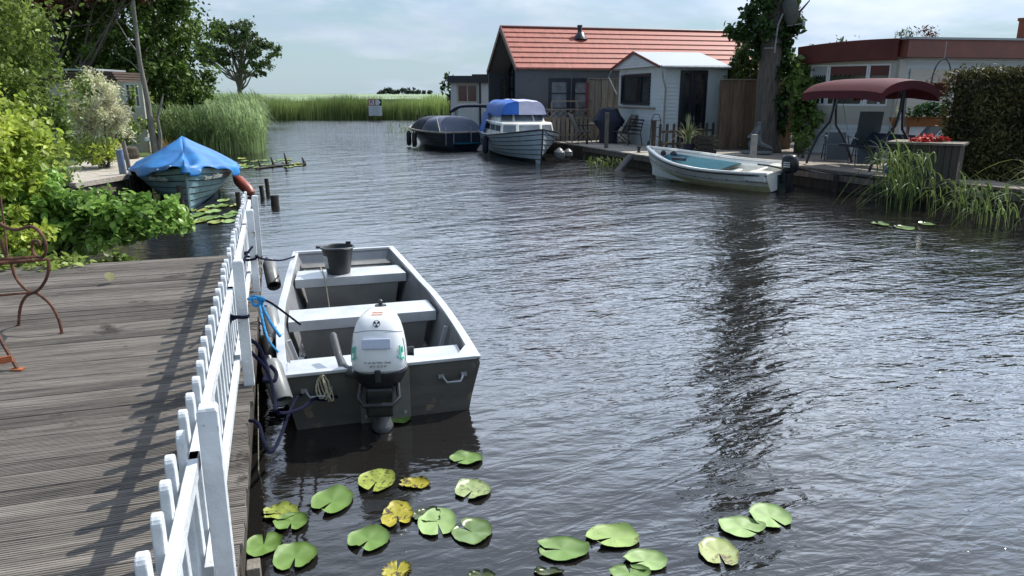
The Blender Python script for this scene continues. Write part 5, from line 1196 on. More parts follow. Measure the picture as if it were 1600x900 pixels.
def can(u, v):
    x = -.25+(sLn+.5)*u; y = -.15+1.75*v; a_, b_ = 2*u-1, 2*v-1; z = 2.02+.20*(1-abs(b_)**2)-.07*a_**4-.10*abs(b_)**6
    return Vector((x, y, z))
m_ = MB(); m_.grid(can, 14, 14)
rim = [(i/14, 0) for i in range(15)]+[(1, j/14) for j in range(1, 15)]+[(1-i/14, 1) for i in range(1, 15)]+[(0, 1-j/14) for j in range(1, 14)]
rp_ = [can(*q) for q in rim]; n_ = len(rp_); m_.add([*rp_, *[p+Vector((0, 0, -.20-.015*math.sin(i*1.1))) for i, p in enumerate(rp_)]], [(i, (i+1) % n_, (i+1) % n_+n_, i+n_) for i in range(n_)])
m_.build('canopy', maroon, swg, smooth=True, ang=50)
m_ = MB(); m_.slab([(.15, .85, .47), (sLn-.15, .85, .47), (sLn-.15, 1.25, .42), (.15, 1.25, .42)], .07, (0, 0, 1)); m_.build('seat', mat('dark_blue_cushion', (.015, .025, .05), .8), swg, bevel=.03)
m_ = MB(); m_.slab([(.15, 1.23, .45), (sLn-.15, 1.23, .45), (sLn-.15, 1.4, .85), (.15, 1.4, .85)], .06, (0, 1, 0)); m_.build('backrest', MATS['dark_blue_cushion'], swg, bevel=.03)
for x in (.12, sLn-.12):
    m_ = MB(); m_.tube([(x, .5, .6), (x, .74, 2.0)], .01, 5); m_.tube([(x, 1.15, .85), (x, .74, 2.0)], .01, 5); m_.build('hanger', galv, swg)
def recliner(px, py, rz, label, recl=30, w=.29, back=.85):
    t = thing('recliner', G(px, py, .45), label, 'chair', rz=rz, group='grey recliners by the swing seat'); a = R(recl)
    m_ = MB(); m_.slab([(-.25, -w, .44), (.25, -w, .47), (.25, w, .47), (-.25, w, .44)], .025, (0, 0, 1)); m_.build('seat', mesht, t)
    m_ = MB(); m_.slab([(.26, -w, .46), (.40, -w, .04), (.40, w, .04), (.26, w, .46)], .02, (1, 0, 0)); m_.build('leg_rest', mesht, t)
    bx_, bz_ = -.25-back*math.sin(a), .44+back*math.cos(a); m_ = MB(); m_.slab([(-.25, -w, .45), (bx_, -w, bz_), (bx_, w, bz_), (-.25, w, .45)], .025, (1, 0, 0)); m_.build('backrest', mesht, t)
    for s_ in (-1, 1):
        y = s_*(w+.02); m_ = MB(); m_.tube([(.30, y, 0), (.2, y, .45), (-.2, y, .68)], .016, 6); m_.build('front_leg', steel, t); m_ = MB(); m_.tube([(-.4, y, 0), (-.1, y, .45)], .016, 6); m_.build('rear_leg', steel, t)
        m_ = MB(); m_.box((0, y, .68), (.5, .05, .03)); m_.build('armrest', galv, t)
    return t
recliner(1304, 250, R(-105), 'grey folding recliner under the left end of the swing canopy', recl=22, back=.35)
recliner(1352, 257, R(-105), 'grey folding recliner under the middle of the swing canopy, back raised high', recl=-18, back=1.0)
recliner(1420, 252, R(190), 'grey folding recliner behind the planter box, its back slanting to the right', recl=40, back=.95)
t = thing('wire_chair', G(1275, 236, .45), 'round black wire garden chair left of the swing seat', 'chair', rz=.3)
m_ = MB()
for k_ in range(9):
    q = math.pi*(k_/8); m_.tube([(.36*math.cos(q), .36*math.sin(q), .40), (.42*math.cos(q), .42*math.sin(q), .62), (.44*math.cos(q), .44*math.sin(q), .80-.18*abs(math.cos(q)))], .012, 5)
m_.tube([(.44*math.cos(math.pi*k_/12), .44*math.sin(math.pi*k_/12), .80-.18*abs(math.cos(math.pi*k_/12))) for k_ in range(13)], .016, 6); m_.build('back', steel, t)
m_ = MB(); m_.lathe([(0, .38), (.38, .38), (.40, .41), (.38, .44), (0, .44)], seg=20); m_.build('seat', rubber, t)
for k_ in range(4): m_ = MB(); q = .785+k_*1.571; m_.tube([(.28*math.cos(q), .28*math.sin(q), .4), (.36*math.cos(q), .36*math.sin(q), 0)], .014, 6); m_.build('leg', steel, t)

# --- planter box with red flowers, blue can
a, b = G(1385, 283, .45), G(1490, 290, .45); c = Vector((a.x, a.y, .45)); L = (b-a).length; zt_ = AY(1400, 222, a.y+.1).z-.45
t = thing('planter_box', c, 'tall dark plank planter topped with red flowers on the quay edge', 'planter', rz=math.atan2(b.y-a.y, b.x-a.x)+.03)
m_ = MB(); k_ = 10
for i in range(k_): m_.box(((i+.5)*L/k_, .0, zt_/2-.05), (L/k_-.01, .025, zt_+.05)); m_.box(((i+.5)*L/k_, .8, zt_/2-.05), (L/k_-.01, .025, zt_+.05))
for i in range(6):
    for x in (.0, L): m_.box((x, .07+.133*i, zt_/2-.05), (.025, .12, zt_+.05))
m_.build('boards', mat('dark_plank_box', (.085, .07, .055), .8, var=.35, scale=3, stretch=(8, 8, .6)), t); m_ = MB(); m_.box((L/2, .4, zt_), (L+.14, .98, .045)); m_.build('top_board', greywood, t)
fw_ = G(1437, 218, 1.34); cc_ = (Matrix.Rotation(t.rotation_euler.z, 3, 'Z') @ Vector((L*.52, .35, zt_)))+c
P, _ = blob_points((cc_.x, cc_.y, cc_.z+.08), (.38, .2, .07), 260, 40, .3); V, F = leaves(P, .06, .9, up=1.5); npmesh('red_flowers', V, F, mat('red_petals', (.55, .02, .012), .6, var=.3, island=.3, trans=.2), t, origin=(0, 0, 0)); o = bpy.data.objects[-1] if 0 else None
for o in [x for x in t.children if x.name.startswith('red_flowers')]: o.matrix_parent_inverse = (Matrix.Translation(t.location) @ Matrix.Rotation(t.rotation_euler.z, 4, 'Z')).inverted()
P, _ = blob_points((cc_.x, cc_.y, cc_.z+.03), (.42, .22, .05), 160, 30, .3); V, F = leaves(P, .06, .7, up=1.5); o = npmesh('flower_leaves', V, F, leafmat('bedding_leaf', (.05, .1, .03)), t); o.matrix_parent_inverse = (Matrix.Translation(t.location) @ Matrix.Rotation(t.rotation_euler.z, 4, 'Z')).inverted()
c = G(1388, 282, .25); t = thing('blue_container', c, 'blue plastic container hanging at the corner of the planter box', 'container'); m_ = MB(); m_.lathe([(0, 0), (.10, .0), (.13, .05), (.13, .34), (.06, .42), (.05, .46), (0, .46)], seg=18); m_.build('body', bluepl, t, smooth=True); m_ = MB(); m_.tube([(-.05, 0, .44), (0, 0, .55), (.05, 0, .44)], .008, 6); m_.build('handle', bluepl, t)

# --- statue (kneeling figure), skin-grown
c = G(1180, 240, .45); t = thing('garden_statue', c, 'grey stone statue of a kneeling figure behind the pale post', 'statue')
me = bpy.data.meshes.new('figure'); J = [(0, 0, .22), (.03, 0, .42), (.07, 0, .60), (.05, 0, .68), (.02, 0, .78), (.16, -.10, .14), (.42, -.12, .05), (.16, .10, .14), (.44, .12, .05), (.02, -.13, .57), (-.10, -.15, .42), (-.22, -.08, .34), (.02, .13, .57), (-.10, .15, .42), (-.22, .06, .34), (-.20, -.1, .20), (-.16, -.1, .03)]
E_ = [(0, 1), (1, 2), (2, 3), (3, 4), (0, 5), (5, 6), (0, 7), (7, 8), (2, 9), (9, 10), (10, 11), (2, 12), (12, 13), (13, 14), (0, 15), (15, 16)]
me.from_pydata(J, E_, []); o = bpy.data.objects.new('figure', me); COL.objects.link(o); o.parent = t; md = o.modifiers.new('skin', 'SKIN'); rr_ = [.12, .10, .10, .045, .09, .08, .05, .08, .05, .05, .04, .035, .05, .04, .035, .07, .05]
for i, r_ in enumerate(rr_): me.skin_vertices[0].data[i].radius = (r_, r_)
me.skin_vertices[0].data[0].use_root = True; o.modifiers.new('sub', 'SUBSURF').levels = 2; o.modifiers['sub'].render_levels = 2; me.materials.append(stone)
o.scale = (1.15, 1.15, 1.15); o.location = (0, 0, .1)
m_ = MB(); m_.lathe([(.45, 0), (.48, .03), (.42, .10), (0, .10)], (.05, 0, 0), 18, sy=.8); m_.build('base', stone, t)
# --- satellite dish on a pole beside the trunk
dp = AY(1231, 18, 24.0); t = thing('satellite_dish', (dp.x-.22, 24.15, dp.z-1.1), 'grey satellite dish facing right, on a bracket at the ivy-grown trunk', 'satellite dish')
m_ = MB(); m_.tube([(0, .1, -.1), (0, 0, .7), (.1, -.08, 1.05)], .03, 8); m_.tube([(-.30, .2, .05), (0, .1, .05)], .025, 8); m_.tube([(-.30, .2, .45), (0, .04, .45)], .025, 8); m_.build('bracket', galv, t)
ax_ = Vector((.93, .24, .26)).normalized(); Mq = ax_.to_track_quat('Z', 'Y').to_matrix(); cD = Vector((.2, -.15, 1.1))
m_ = MB(); m_.lathe([(0, 0), (.2, .012), (.33, .035), (.46, .08), (.465, .095), (.455, .095), (.33, .05), (.2, .027), (0, .015)], cD, 32, M=Mq, sx=.95); m_.build('reflector', dishm, t, smooth=True)
e = cD+Vector((.52, -.05, -.35)); m_ = MB(); m_.tube([cD+Vector((.03, 0, -.42)), e], .014, 6); m_.build('feed_arm', galv, t); m_ = MB(); m_.box(e, (.09, .09, .17)); m_.build('receiver', galv, t, bevel=.02)

# ================================================================== VEGETATION
Lbig = leafmat('ivy_leaf', (.030, .065, .018), (.05, .10, .025), scale=1.2, rough=.35)
Lcon = leafmat('conifer_leaf', (.035, .065, .014), (.10, .14, .025), scale=.9, island=.3, trans=.15)
Lhedge = leafmat('hedge_leaf', (.055, .055, .020), (.12, .11, .035), scale=1.3, island=.35, trans=.2)
Lbush = leafmat('bush_leaf_light', (.10, .17, .035), (.16, .24, .06), scale=1)
Ldark = leafmat('dark_tree_leaf', (.050, .10, .020), (.12, .19, .035), scale=.5, trans=.25)
Lcop = leafmat('copper_leaf', (.085, .028, .016), (.14, .05, .02), scale=.6)
Lwil = leafmat('dappled_willow_leaf', (.62, .55, .40), (.66, .68, .42), scale=2.5, island=.35)
Lgy = leafmat('yellow_green_leaf', (.20, .34, .03), (.50, .56, .11), scale=1.3, island=.45, trans=.42, rough=.42)
Lgr = leafmat('fresh_green_leaf', (.10, .18, .028), (.27, .34, .085), scale=.9, island=.45, trans=.4, rough=.4)
Lbr = leafmat('glossy_broad_leaf', (.15, .31, .05), (.31, .46, .12), scale=2, island=.35, trans=.4, rough=.3)
Lfar = leafmat('far_tree_leaf', (.055, .10, .035), (.10, .14, .055), scale=.4)
Lhaz = leafmat('hazed_tree_leaf', (.055, .085, .06), (.07, .10, .075), scale=.02, island=.15)  # blue-grey distance haze mixed into the leaf colour
# big ivy-grown tree
tb = Vector((8.33, 24.6, .42))
t = thing('ivy_tree', tb, 'tall ivy-grown tree with a thick bare grey trunk between plank fence and pavilion', 'tree')
m_ = MB(); m_.tube([(0, 0, -.1), (0, 0, .3), (-.03, 0, 1), (-.08, 0, 2.2), (-.06, 0, 3.4), (-.02, .1, 5), (.1, .1, 8), (0, .2, 12)], [.58, .45, .38, .35, .34, .31, .22, .08], 18)
for i in range(12):
    q = i*2.4; z = 3.6+i*.75; rr2 = 1.0+.2*math.sin(i*3); m_.tube([(-.02, .05, z), (math.cos(q)*rr2*.5, math.sin(q)*rr2*.5, z+.5), (math.cos(q)*rr2, math.sin(q)*rr2, z+1.1)], [.11, .06, .02], 6)
m_.build('trunk', bark, t, smooth=True)
parts = []
for c, r, n_, k_ in (((-.35, 0, 4.5), (.75, .6, .8), 1500, 22), ((.1, 0, 4.4), (.6, .6, .9), 1300, 18), ((.0, .1, 7.4), (1.15, 1.1, 2.6), 6500, 60), ((0, .2, 11.3), (1.1, 1.0, 2.3), 4500, 40), ((.35, -.1, 2.6), (.26, .3, 1.3), 700, 22), ((.30, -.1, 1.2), (.22, .3, .8), 350, 12), ((-1.15, 0, 4.25), (.45, .3, .35), 260, 9), ((-.5, .1, 3.75), (.35, .3, .35), 260, 9)):
    P, _ = blob_points(Vector(c)+tb-Vector((0, 0, .4)), r, n_, k_, .3); parts.append(leaves(P, .15, .7))
V, F = join(parts); npmesh('crown', V, F, Lbig, t, origin=tb)
def shrub(name, c, blobs, lm, label, n, size, wid=.6, cat='shrub', clumps=50, cr=.3, hollow=.5, up=.5, group=None, stems=5, sr=.03, sm=bark, seed=3):
    t = thing(name, c, label, cat, group=group); parts = []; tot = sum(b[1][0]*b[1][1]*b[1][2] for b in blobs); Cs = []
    for i, (cc2, r) in enumerate(blobs):
        k_ = r[0]*r[1]*r[2]/tot; P, C2 = blob_points(cc2, r, int(n*k_), max(8, int(clumps*k_)), cr, hollow, seed*7+i); parts.append(leaves(P, size, wid, up)); Cs.append(C2)
    V, F = join(parts); npmesh('foliage', V, F, lm, t, origin=c)
    Cs = np.concatenate(Cs); m_ = MB()
    for i in rng.choice(len(Cs), min(stems, len(Cs)), replace=False):
        e = Vector(Cs[i])-Vector(c); m_.tube([(random.uniform(-.1, .1), random.uniform(-.1, .1), 0), e*.5+Vector((random.uniform(-.1, .1), 0, .1*e.length)), e], [sr, sr*.7, sr*.3], 5)
    m_.build('stems', sm, t, smooth=True)
    return t
shrub('conifer_bush', (8.2, 27.0, .42), [((8.15, 26.9, 2.5), (.62, .7, 1.3)), ((8.7, 27.2, 2.9), (.85, .8, 1.5)), ((8.0, 26.9, 1.7), (.6, .6, 1.2))], Lcon, 'dense dark conifer bush rising above the plank fence, left of the ivy-grown tree', 20000, .13, .4, clumps=160, cr=.17, hollow=.75)
shrub('conifer_bush', (10.2, 28, .42), [((10.0, 28, 2.6), (1.1, .8, 1.5)), ((11.2, 28.2, 2.5), (1.1, .8, 1.35)), ((12.6, 29, 2.6), (1.2, .8, 1.6))], Lcon, 'green conifer hedge behind the left end of the maroon-roofed pavilion', 18000, .13, .4, clumps=200, cr=.17, hollow=.75)
shrub('broadleaf_shrub', (9.2, 24.2, .42), [((9.15, 24.0, 2.3), (.42, .35, .65)), ((9.25, 23.7, 1.35), (.45, .35, .55)), ((9.1, 24.2, 3.0), (.3, .3, .5))], Lbush, 'sunlit broadleaf shrub squeezed between the ivy-grown trunk and the pavilion', 1500, .17, .65, clumps=50, cr=.35)
shrub('pink_flowering_plant', G(1252, 246, .45), [((G(1252, 246).x, G(1252, 246).y, .85), (.22, .2, .35))], Lbush, 'small light green plant at the foot of the pavilion corner', 260, .10, .5, clumps=16)
shrub('fern_clump', G(1150, 232, .45), [((G(1150, 232).x, G(1150, 232).y, .6), (.5, .25, .16))], Lgr, 'low ground plants at the foot of the tall plank fence', 260, .11, .4, clumps=20)
for px, s_, h_ in ((1412, 1, .5), (1446, 2, .8)):
    c = AY(px, 62, 38); hh_ = h_
    shrub('small_conifer' if s_ == 2 else 'young_tree', (c.x, 38, 3.0), [((c.x, 38, c.z+.1), (.30+.15*s_, .3, hh_))], Lcop if s_ == 2 else Lfar, 'small reddish conifer top showing above the pavilion roof' if s_ == 2 else 'thin leafy tree top showing above the pavilion roof', 240, .16, .3, clumps=20, cat='tree', stems=4)
# clipped hedge
hx0, hx1, hy0, hy1, hz1 = 10.2, 15.5, 16.6, 17.9, 2.72
t = thing('clipped_hedge', (hx0, hy0, .42), 'tall clipped brownish-green hedge at the right edge of the terrace', 'hedge')
n_ = 30000; u = rng.random((n_, 3)); P = np.zeros((n_, 3)); f_ = rng.integers(0, 10, n_)
P[:, 0] = hx0+u[:, 0]*(hx1-hx0); P[:, 1] = hy0+u[:, 1]*(hy1-hy0); P[:, 2] = .45+u[:, 2]*(hz1-.45)
P[f_ < 5, 1] = hy0+rng.normal(0, .045, (f_ < 5).sum()); P[(f_ >= 5) & (f_ < 7), 2] = hz1+rng.normal(0, .05, ((f_ >= 5) & (f_ < 7)).sum()); P[(f_ == 7), 0] = hx0+rng.normal(0, .05, (f_ == 7).sum())
P[:, 2] += .05*np.sin(P[:, 0]*1.3)*(P[:, 2] > 2.5); P[:, 1] += .06*np.sin(P[:, 0]*2.1+P[:, 2]*1.7)
V, F = leaves(P, .085, .42, up=.3); npmesh('foliage', V, F, Lhedge, t, origin=(hx0, hy0, .42))
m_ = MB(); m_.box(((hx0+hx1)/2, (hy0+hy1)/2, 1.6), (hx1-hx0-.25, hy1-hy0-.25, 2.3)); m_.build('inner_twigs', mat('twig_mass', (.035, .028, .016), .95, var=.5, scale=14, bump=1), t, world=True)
# waterside reeds right
reedm = leafmat('reed_leaf', (.10, .16, .035), (.19, .25, .08), island=.35, scale=.7, trans=.35)
reedd = leafmat('reed_bed_leaf', (.17, .27, .10), (.35, .45, .21), island=.4, scale=.35, trans=.45)
def reedclump(name, pts, n, H, w, label, m=reedm, lean=.4, wind=(-.25, -.05), spread=.16, stalks=True, cat='reeds', segs=6):
    k_ = len(pts); base = np.array([[*pts[i]] for i in rng.integers(0, k_, n)]); base[:, :2] += rng.normal(0, spread, (n, 2)); c = tuple(np.mean(np.array(pts), 0))
    t = thing(name, c, label, cat); Vp = []
    n1 = n//3; V1, F1 = blades(base[:n1], H*1.0, w*.45, lean*.5, segs, (wind[0]*.6, wind[1]*.6), .1)
    # leaves spring from stalks at several heights
    b2 = base[np.arange(n)]; z = rng.uniform(.15, .75, n); b2 = b2+np.stack([wind[0]*.6*H*z*z, wind[1]*.6*H*z*z, H*z*.95], 1)
    V2, F2 = blades(b2, H*.42, w*1.25, lean*1.9, segs, (wind[0]*2.2, wind[1]*2), .55)
    V, F = join([(V1, F1), (V2, F2)]); npmesh('leaves', V, F, m, t, origin=c); return t
reedclump('waterside_reeds', [G(1385, 322, 0), G(1400, 328, 0), G(1425, 325, 0), G(1410, 318, 0), G(1440, 330, 0)], 150, 1.45, .028, 'tall arching reeds in front of the planter with the red flowers')
reedclump('waterside_reeds', [G(1480, 338, 0), G(1510, 345, 0), G(1535, 350, 0), G(1560, 356, 0)], 120, .95, .026, 'lower reeds leaning over the water at the right quay below the hedge')
reedclump('waterside_reeds', [G(1620, 350, .2), G(1650, 360, .2), G(1640, 330, .3)], 46, 1.1, .028, 'reeds reaching in from the right edge of the picture', wind=(-.6, 0))
reedclump('water_plants', [G(935, 262, 0), G(925, 263, 0), G(945, 262, 0), G(968, 262, 0)], 80, .42, .04, 'low yellowish water plants growing in front of the plank dock', lean=.7, wind=(0, 0), cat='plants')
reedclump('sparse_reeds', [G(x, 216+abs(x-640)*.05, 0) for x in range(612, 668, 7)], 90, .95, .03, 'sparse thin reeds standing in open water left of the navy sloop', m=reedd, wind=(-.05, 0), lean=.12, spread=.3)

# --- reed beds left and far
def inpoly(P, poly):
    x, y = P[:, 0], P[:, 1]; ins = np.zeros(len(P), bool); j = len(poly)-1
    for i in range(len(poly)):
        xi, yi = poly[i]; xj, yj = poly[j]; c_ = ((yi > y) != (yj > y)) & (x < (xj-xi)*(y-yi)/(yj-yi+1e-12)+xi); ins ^= c_; j = i
    return ins
def scatter(poly, n, bias=None):
    poly = np.array(poly); lo_, hi_ = poly.min(0), poly.max(0); out = []
    while sum(map(len, out)) < n:
        P = lo_+rng.random((n*2, 2))*(hi_-lo_); P = P[inpoly(P, poly)]
        if bias is not None: P = P[rng.random(len(P)) < bias(P)]
        out.append(P)
    P = np.concatenate(out)[:n]; return np.concatenate([P, np.zeros((n, 1))], 1)
polyL = [(-13.3, 28.2), (-11.5, 28.6), (-9.9, 29.2), (-10.2, 31), (-13.2, 40), (-20.5, 63), (-27, 68), (-40, 68), (-30, 50), (-19, 34), (-14.8, 29.5)]
P = scatter(polyL, 24000, lambda P: np.clip(1.6-(P[:, 1]-28)/22, .22, 1)); P[:, 2] = .0
hgt = 1.95+.25*np.sin(P[:, 0]*.9)*np.cos(P[:, 1]*.5)+.2*np.clip((P[:, 1]-30)/20, 0, 1)
hgt *= .72+.28*np.clip(((P[:, 0]+9.5)*-1)/1.6, 0, 1)
V, F = blades(P, hgt, .042, .26, 5, (-.06, 0), .25); 
zf = rng.uniform(.35, .95, (len(P), 2)); parts = [(V, F)]
for q_ in range(2):
    b2 = P.copy(); b2[:, 2] = hgt*zf[:, q_]*.92; b2[:, 0] -= .06*hgt*zf[:, q_]**2; parts.append(blades(b2, hgt*.30, .05, .75, 3, (-.25, 0), .35))
V, F = join(parts); o = npmesh('reed_bed', V, F, reedd); tag(o, 'dense grey-green reed bed on the left shore', 'reeds', kind='stuff')
polyF = [(-60, 68.4), (-9, 68.4), (-3, 66.5), (4, 69), (14, 70), (14, 76), (-60, 76)]
P = scatter(polyF, 30000, lambda P: np.clip(1.15-(P[:, 1]-68)/6, .25, 1)); V, F = blades(P, 2.0+.16*np.sin(P[:, 0]*.7)+.1*np.sin(P[:, 0]*2.3), .075, .12, 3, (.04, 0), .1)
P2 = scatter([(-90, 76), (40, 76), (110, 190), (-190, 190)], 26000); V2, F2 = blades(P2, 1.85, .26, .25, 3, (.05, 0), .2)
V, F = join([(V, F), (V2, F2)]); o = npmesh('far_reed_bed', V, F, leafmat('far_reed_leaf', (.16, .24, .07), (.30, .38, .13), island=.25, scale=.1, trans=.3)); tag(o, 'wide reed field along the far shore', 'reeds', kind='stuff')
m_ = MB(); m_.grid(lambda u, v: Vector((-700+1400*u, 77+900*v*v, 1.62+.10*math.sin(u*400)+.08*math.sin(v*70+u*90))), 260, 60); o = m_.build('reed_field_canopy', leafmat('reed_canopy', (.13, .20, .055), (.19, .26, .08), island=0, scale=.15, trans=0)); tag(o, 'reed field stretching to the horizon', 'reeds', kind='stuff')
# --- lone tree on the meadow
b0 = Vector((-39.7, 110, .3)); sc_ = 110/FOC
def at110(px, py): p = AY(px, py, 110); return p
blobs = [(at110(376, 58), (3.6, 2.8, 2.4)), (at110(336, 76), (2.4, 2.2, 2.3)), (at110(414, 84), (2.6, 2.2, 1.9)), (at110(400, 108), (2.3, 2.0, 1.2)), (at110(352, 50), (2.4, 2.2, 1.8)), (at110(325, 98), (1.5, 1.5, 1.2)), (at110(350, 92), (1.5, 1.5, 1.0))]
t = thing('lone_oak', b0, 'lone broad-crowned tree standing in the reed field on the left horizon', 'tree'); parts = []; Cs = []
for i, (c, r) in enumerate(blobs):
    P, C2 = blob_points(c, r, int(2300*r[0]*r[2]/8), int(26*r[0]*r[2]/8)+4, .24, .35, 50+i); parts.append(leaves(P, .34, .7)); Cs.append(C2)
V, F = join(parts); npmesh('crown', V, F, Lfar, t, origin=b0); Cs = np.concatenate(Cs)
random.seed(5); limbs(b0, [Cs[i] for i in rng.choice(len(Cs), 46, replace=False)], .42, at110(378, 50), rtip=.05, wob=.12).build('trunk', bark, t, smooth=True, world=True)
# distant trees
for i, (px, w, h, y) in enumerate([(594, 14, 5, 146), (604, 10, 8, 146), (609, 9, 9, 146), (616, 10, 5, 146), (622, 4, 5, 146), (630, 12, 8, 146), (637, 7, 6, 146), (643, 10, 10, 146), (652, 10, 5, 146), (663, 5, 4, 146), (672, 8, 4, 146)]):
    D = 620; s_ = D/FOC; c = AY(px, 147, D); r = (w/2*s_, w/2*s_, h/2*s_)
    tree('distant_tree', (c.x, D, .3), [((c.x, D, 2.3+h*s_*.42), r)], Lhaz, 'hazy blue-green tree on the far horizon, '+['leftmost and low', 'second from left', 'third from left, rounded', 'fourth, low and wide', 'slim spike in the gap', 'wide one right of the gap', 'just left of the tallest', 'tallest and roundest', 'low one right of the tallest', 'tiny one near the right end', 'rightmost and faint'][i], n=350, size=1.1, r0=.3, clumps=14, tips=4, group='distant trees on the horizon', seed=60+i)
for i, px in enumerate((1178,)): pass
# sliver of tree left of the flat-roofed cabin
c = AY(704, 135, 47); tree('thin_tree', (c.x, 47, .3), [((c.x-.12, 47, 2.75), (.42, .4, .75))], Lfar, 'thin tree peeping out behind the flat-roofed cabin', n=420, size=.16, r0=.06, clumps=18, tips=5, seed=80)

# --- sign
c = AY(587, 185, 67.6); W_ = 20/FOC*67.6; t = thing('waterway_sign', (c.x, 67.6, 0), 'white waterway sign with letter R and arrow panel above a text board, by far reeds', 'sign')
def zz_at(py): return AY(587, py, 67.6).z
z0, z1, z2 = zz_at(180.8), zz_at(165.2), zz_at(155.2)
for x in (-W_/2+.1, W_/2-.1): m_ = MB(); m_.box((x, .06, (z2-.3)/2-.3), (.08, .08, z2+.3)); m_.build('post', darkwood, t)
m_ = MB(); m_.box((0, 0, (z0+z1)/2), (W_, .04, z1-z0)); tb_ = m_.build('text_board', signw, t)
for i in range(5): m_ = MB(); m_.box((random.uniform(-.03, .03), -.024, z1-.14-.16*i), (W_*(.72 if i in (1, 3) else .5), .006, .035)); m_.build('text_line', mat('faded_text', (.3, .33, .38), .5), tb_)
m_ = MB(); m_.box((-W_/4, 0, (z1+z2)/2+.02), (W_/2, .045, z2-z1)); rb_ = m_.build('letter_panel', signr, t); m_ = MB(); m_.box((-W_/4, -.024, (z1+z2)/2+.02), (W_/2-.12, .01, z2-z1-.12)); m_.build('panel_face', signw, rb_)
decal('R', (-W_/4, -.034, (z1+z2)/2+.02), .50, signk, (R(90), 0, 0), rb_, 'letter_r', ext=.004)
m_ = MB(); m_.box((W_/4+.01, 0, (z1+z2)/2+.02), (W_/2-.02, .045, z2-z1)); ap_ = m_.build('arrow_panel', signk, t); hh_ = (z2-z1)/2-.03; zc_ = (z1+z2)/2+.02
m_ = MB(); m_.slab([(.05, -.023, zc_-hh_), (W_*.27, -.023, zc_-hh_), (W_*.44, -.023, zc_), (W_*.27, -.023, zc_+hh_), (.05, -.023, zc_+hh_)], .008, (0, -1, 0)); m_.build('arrow', signw, ap_)

# ================================================================== LEFT BANK
# tarp-covered boat
tL = 5.4; th4 = math.atan2(-.44, -.90)+0; bow4 = Vector((-6.5, 14.75, 0)); ax4 = Vector((.40, -.917, 0)).normalized(); th4 = math.atan2(-ax4.x, ax4.y)
tbt = thing('tarp_covered_boat', bow4-ax4*tL, 'blue-grey clinker boat under a bright blue tarpaulin at the left shore', 'boat', rz=th4)
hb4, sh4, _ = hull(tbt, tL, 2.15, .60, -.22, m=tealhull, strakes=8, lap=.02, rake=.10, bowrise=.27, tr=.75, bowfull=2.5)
m_ = MB(); m_.tube([(0, tL-.10*(1-h_)**1.5+.015, -.22+1.09*h_) for h_ in [i/8 for i in range(9)]], .032, 6); m_.build('stem', mat('stem_grey', (.22, .28, .30), .5, var=.2), tbt)
def tarp(u, v):
    # u around the boat, v from ridge to hem
    a_ = 2*math.pi*u; cy = tL*.53; t_ = min(1, max(0, .5-.5*math.cos(a_))); t_ = t_*1.0
    y = tL*t_; hx = hb4(min(.999, t_))*1.03+.03; sgn2 = 1 if math.sin(a_) >= 0 else -1
    edge = Vector((sgn2*hx*min(1, abs(math.sin(a_))*3+0), y+(.10*max(0, t_-.9)*10), sh4(t_)+.07))
    ridge = Vector((0, tL*(.15+.60*t_), 1.0+.36*math.exp(-((t_-.60)/.30)**2)-.1*(t_ < .2)))
    if v < .72:
        k_ = v/.72; p = ridge.lerp(edge, k_); sag = -.13*math.sin(k_*math.pi)*(1-.4*math.sin(a_*7)); p.z += sag*.2+.10*(abs(math.sin(a_*3.5+.5))-.5)*math.sin(k_*math.pi)**.8+.03*math.sin(a_*13+k_*5)*k_
        return p
    k_ = (v-.72)/.28; fall = (.11+.08*math.sin(a_*6+.6)+.035*math.sin(a_*15))*(1+.2*math.sin(a_*2))
    return edge+Vector((sgn2*.05*math.sin(k_*1.6)+.035*k_*math.sin(a_*21), .05*k_*(t_ > .95), -.015-fall*k_+.02*(1-k_)))
m_ = MB(); m_.grid(tarp, 120, 16, cu=True); m_.build('tarpaulin', tarpb, tbt, smooth=True, ang=180, solid=.004)
for u_ in (.06, .16, .27, .40, .44, .56, .60, .73, .84, .94):
    q_ = tarp(u_, .90); m_ = MB(); m_.lathe([(0, -.022), (.018, -.012), (.022, 0), (.018, .012), (0, .022)], q_, 8); m_.build('eyelet', white, tbt, smooth=True)
lett = mat('cream_lettering', (.40, .42, .38), .5)
pz = .545
t_ = .86; xb = hb4(.86); n1 = Vector((tL*.86, 0, 0))
def sideletter(sgn2, txt):
    t0, t1 = .80, .96
    a_ = Vector((sgn2*(hb4(t1)*.95+.04), tL*t1, .0)); b_ = Vector((sgn2*(hb4(t0)*.98+.05), tL*t0, .0)); d = (b_-a_) if sgn2 < 0 else (a_-b_)
    # reading direction seen from outside
    rz = math.atan2(d.y, d.x); mid = (a_+b_)/2+Vector((sgn2*.03, 0, .61))
    return decal(txt, mid, .115, lett, (R(90), 0, rz+(math.pi if 0 else 0)), tbt, 'boat_name', ext=.02, shear=.35)
sideletter(-1, 'Onze Liebes' if 0 else 'Snoer Dobber'); sideletter(1, 'Snoer Dobber')
# red fender beside it
c = G(380, 288, .3); t = thing('long_red_fender', c, 'long dull red fender slanting from the tarp-covered boat into the water', 'fender')
A_, B_ = G(367, 276, .42)-c, G(394, 303, .06)-c; axx = (A_-B_).normalized(); Lx = (A_-B_).length; m_ = MB(); m_.lathe([(0, -.03), (.07, 0), (.125, .12), (.13, Lx*.5), (.125, Lx-.15), (.06, Lx), (.03, Lx+.06), (0, Lx+.07)], B_, 18, M=axx.to_track_quat('Z', 'Y').to_matrix()); m_.build('body', fendred, t, smooth=True)
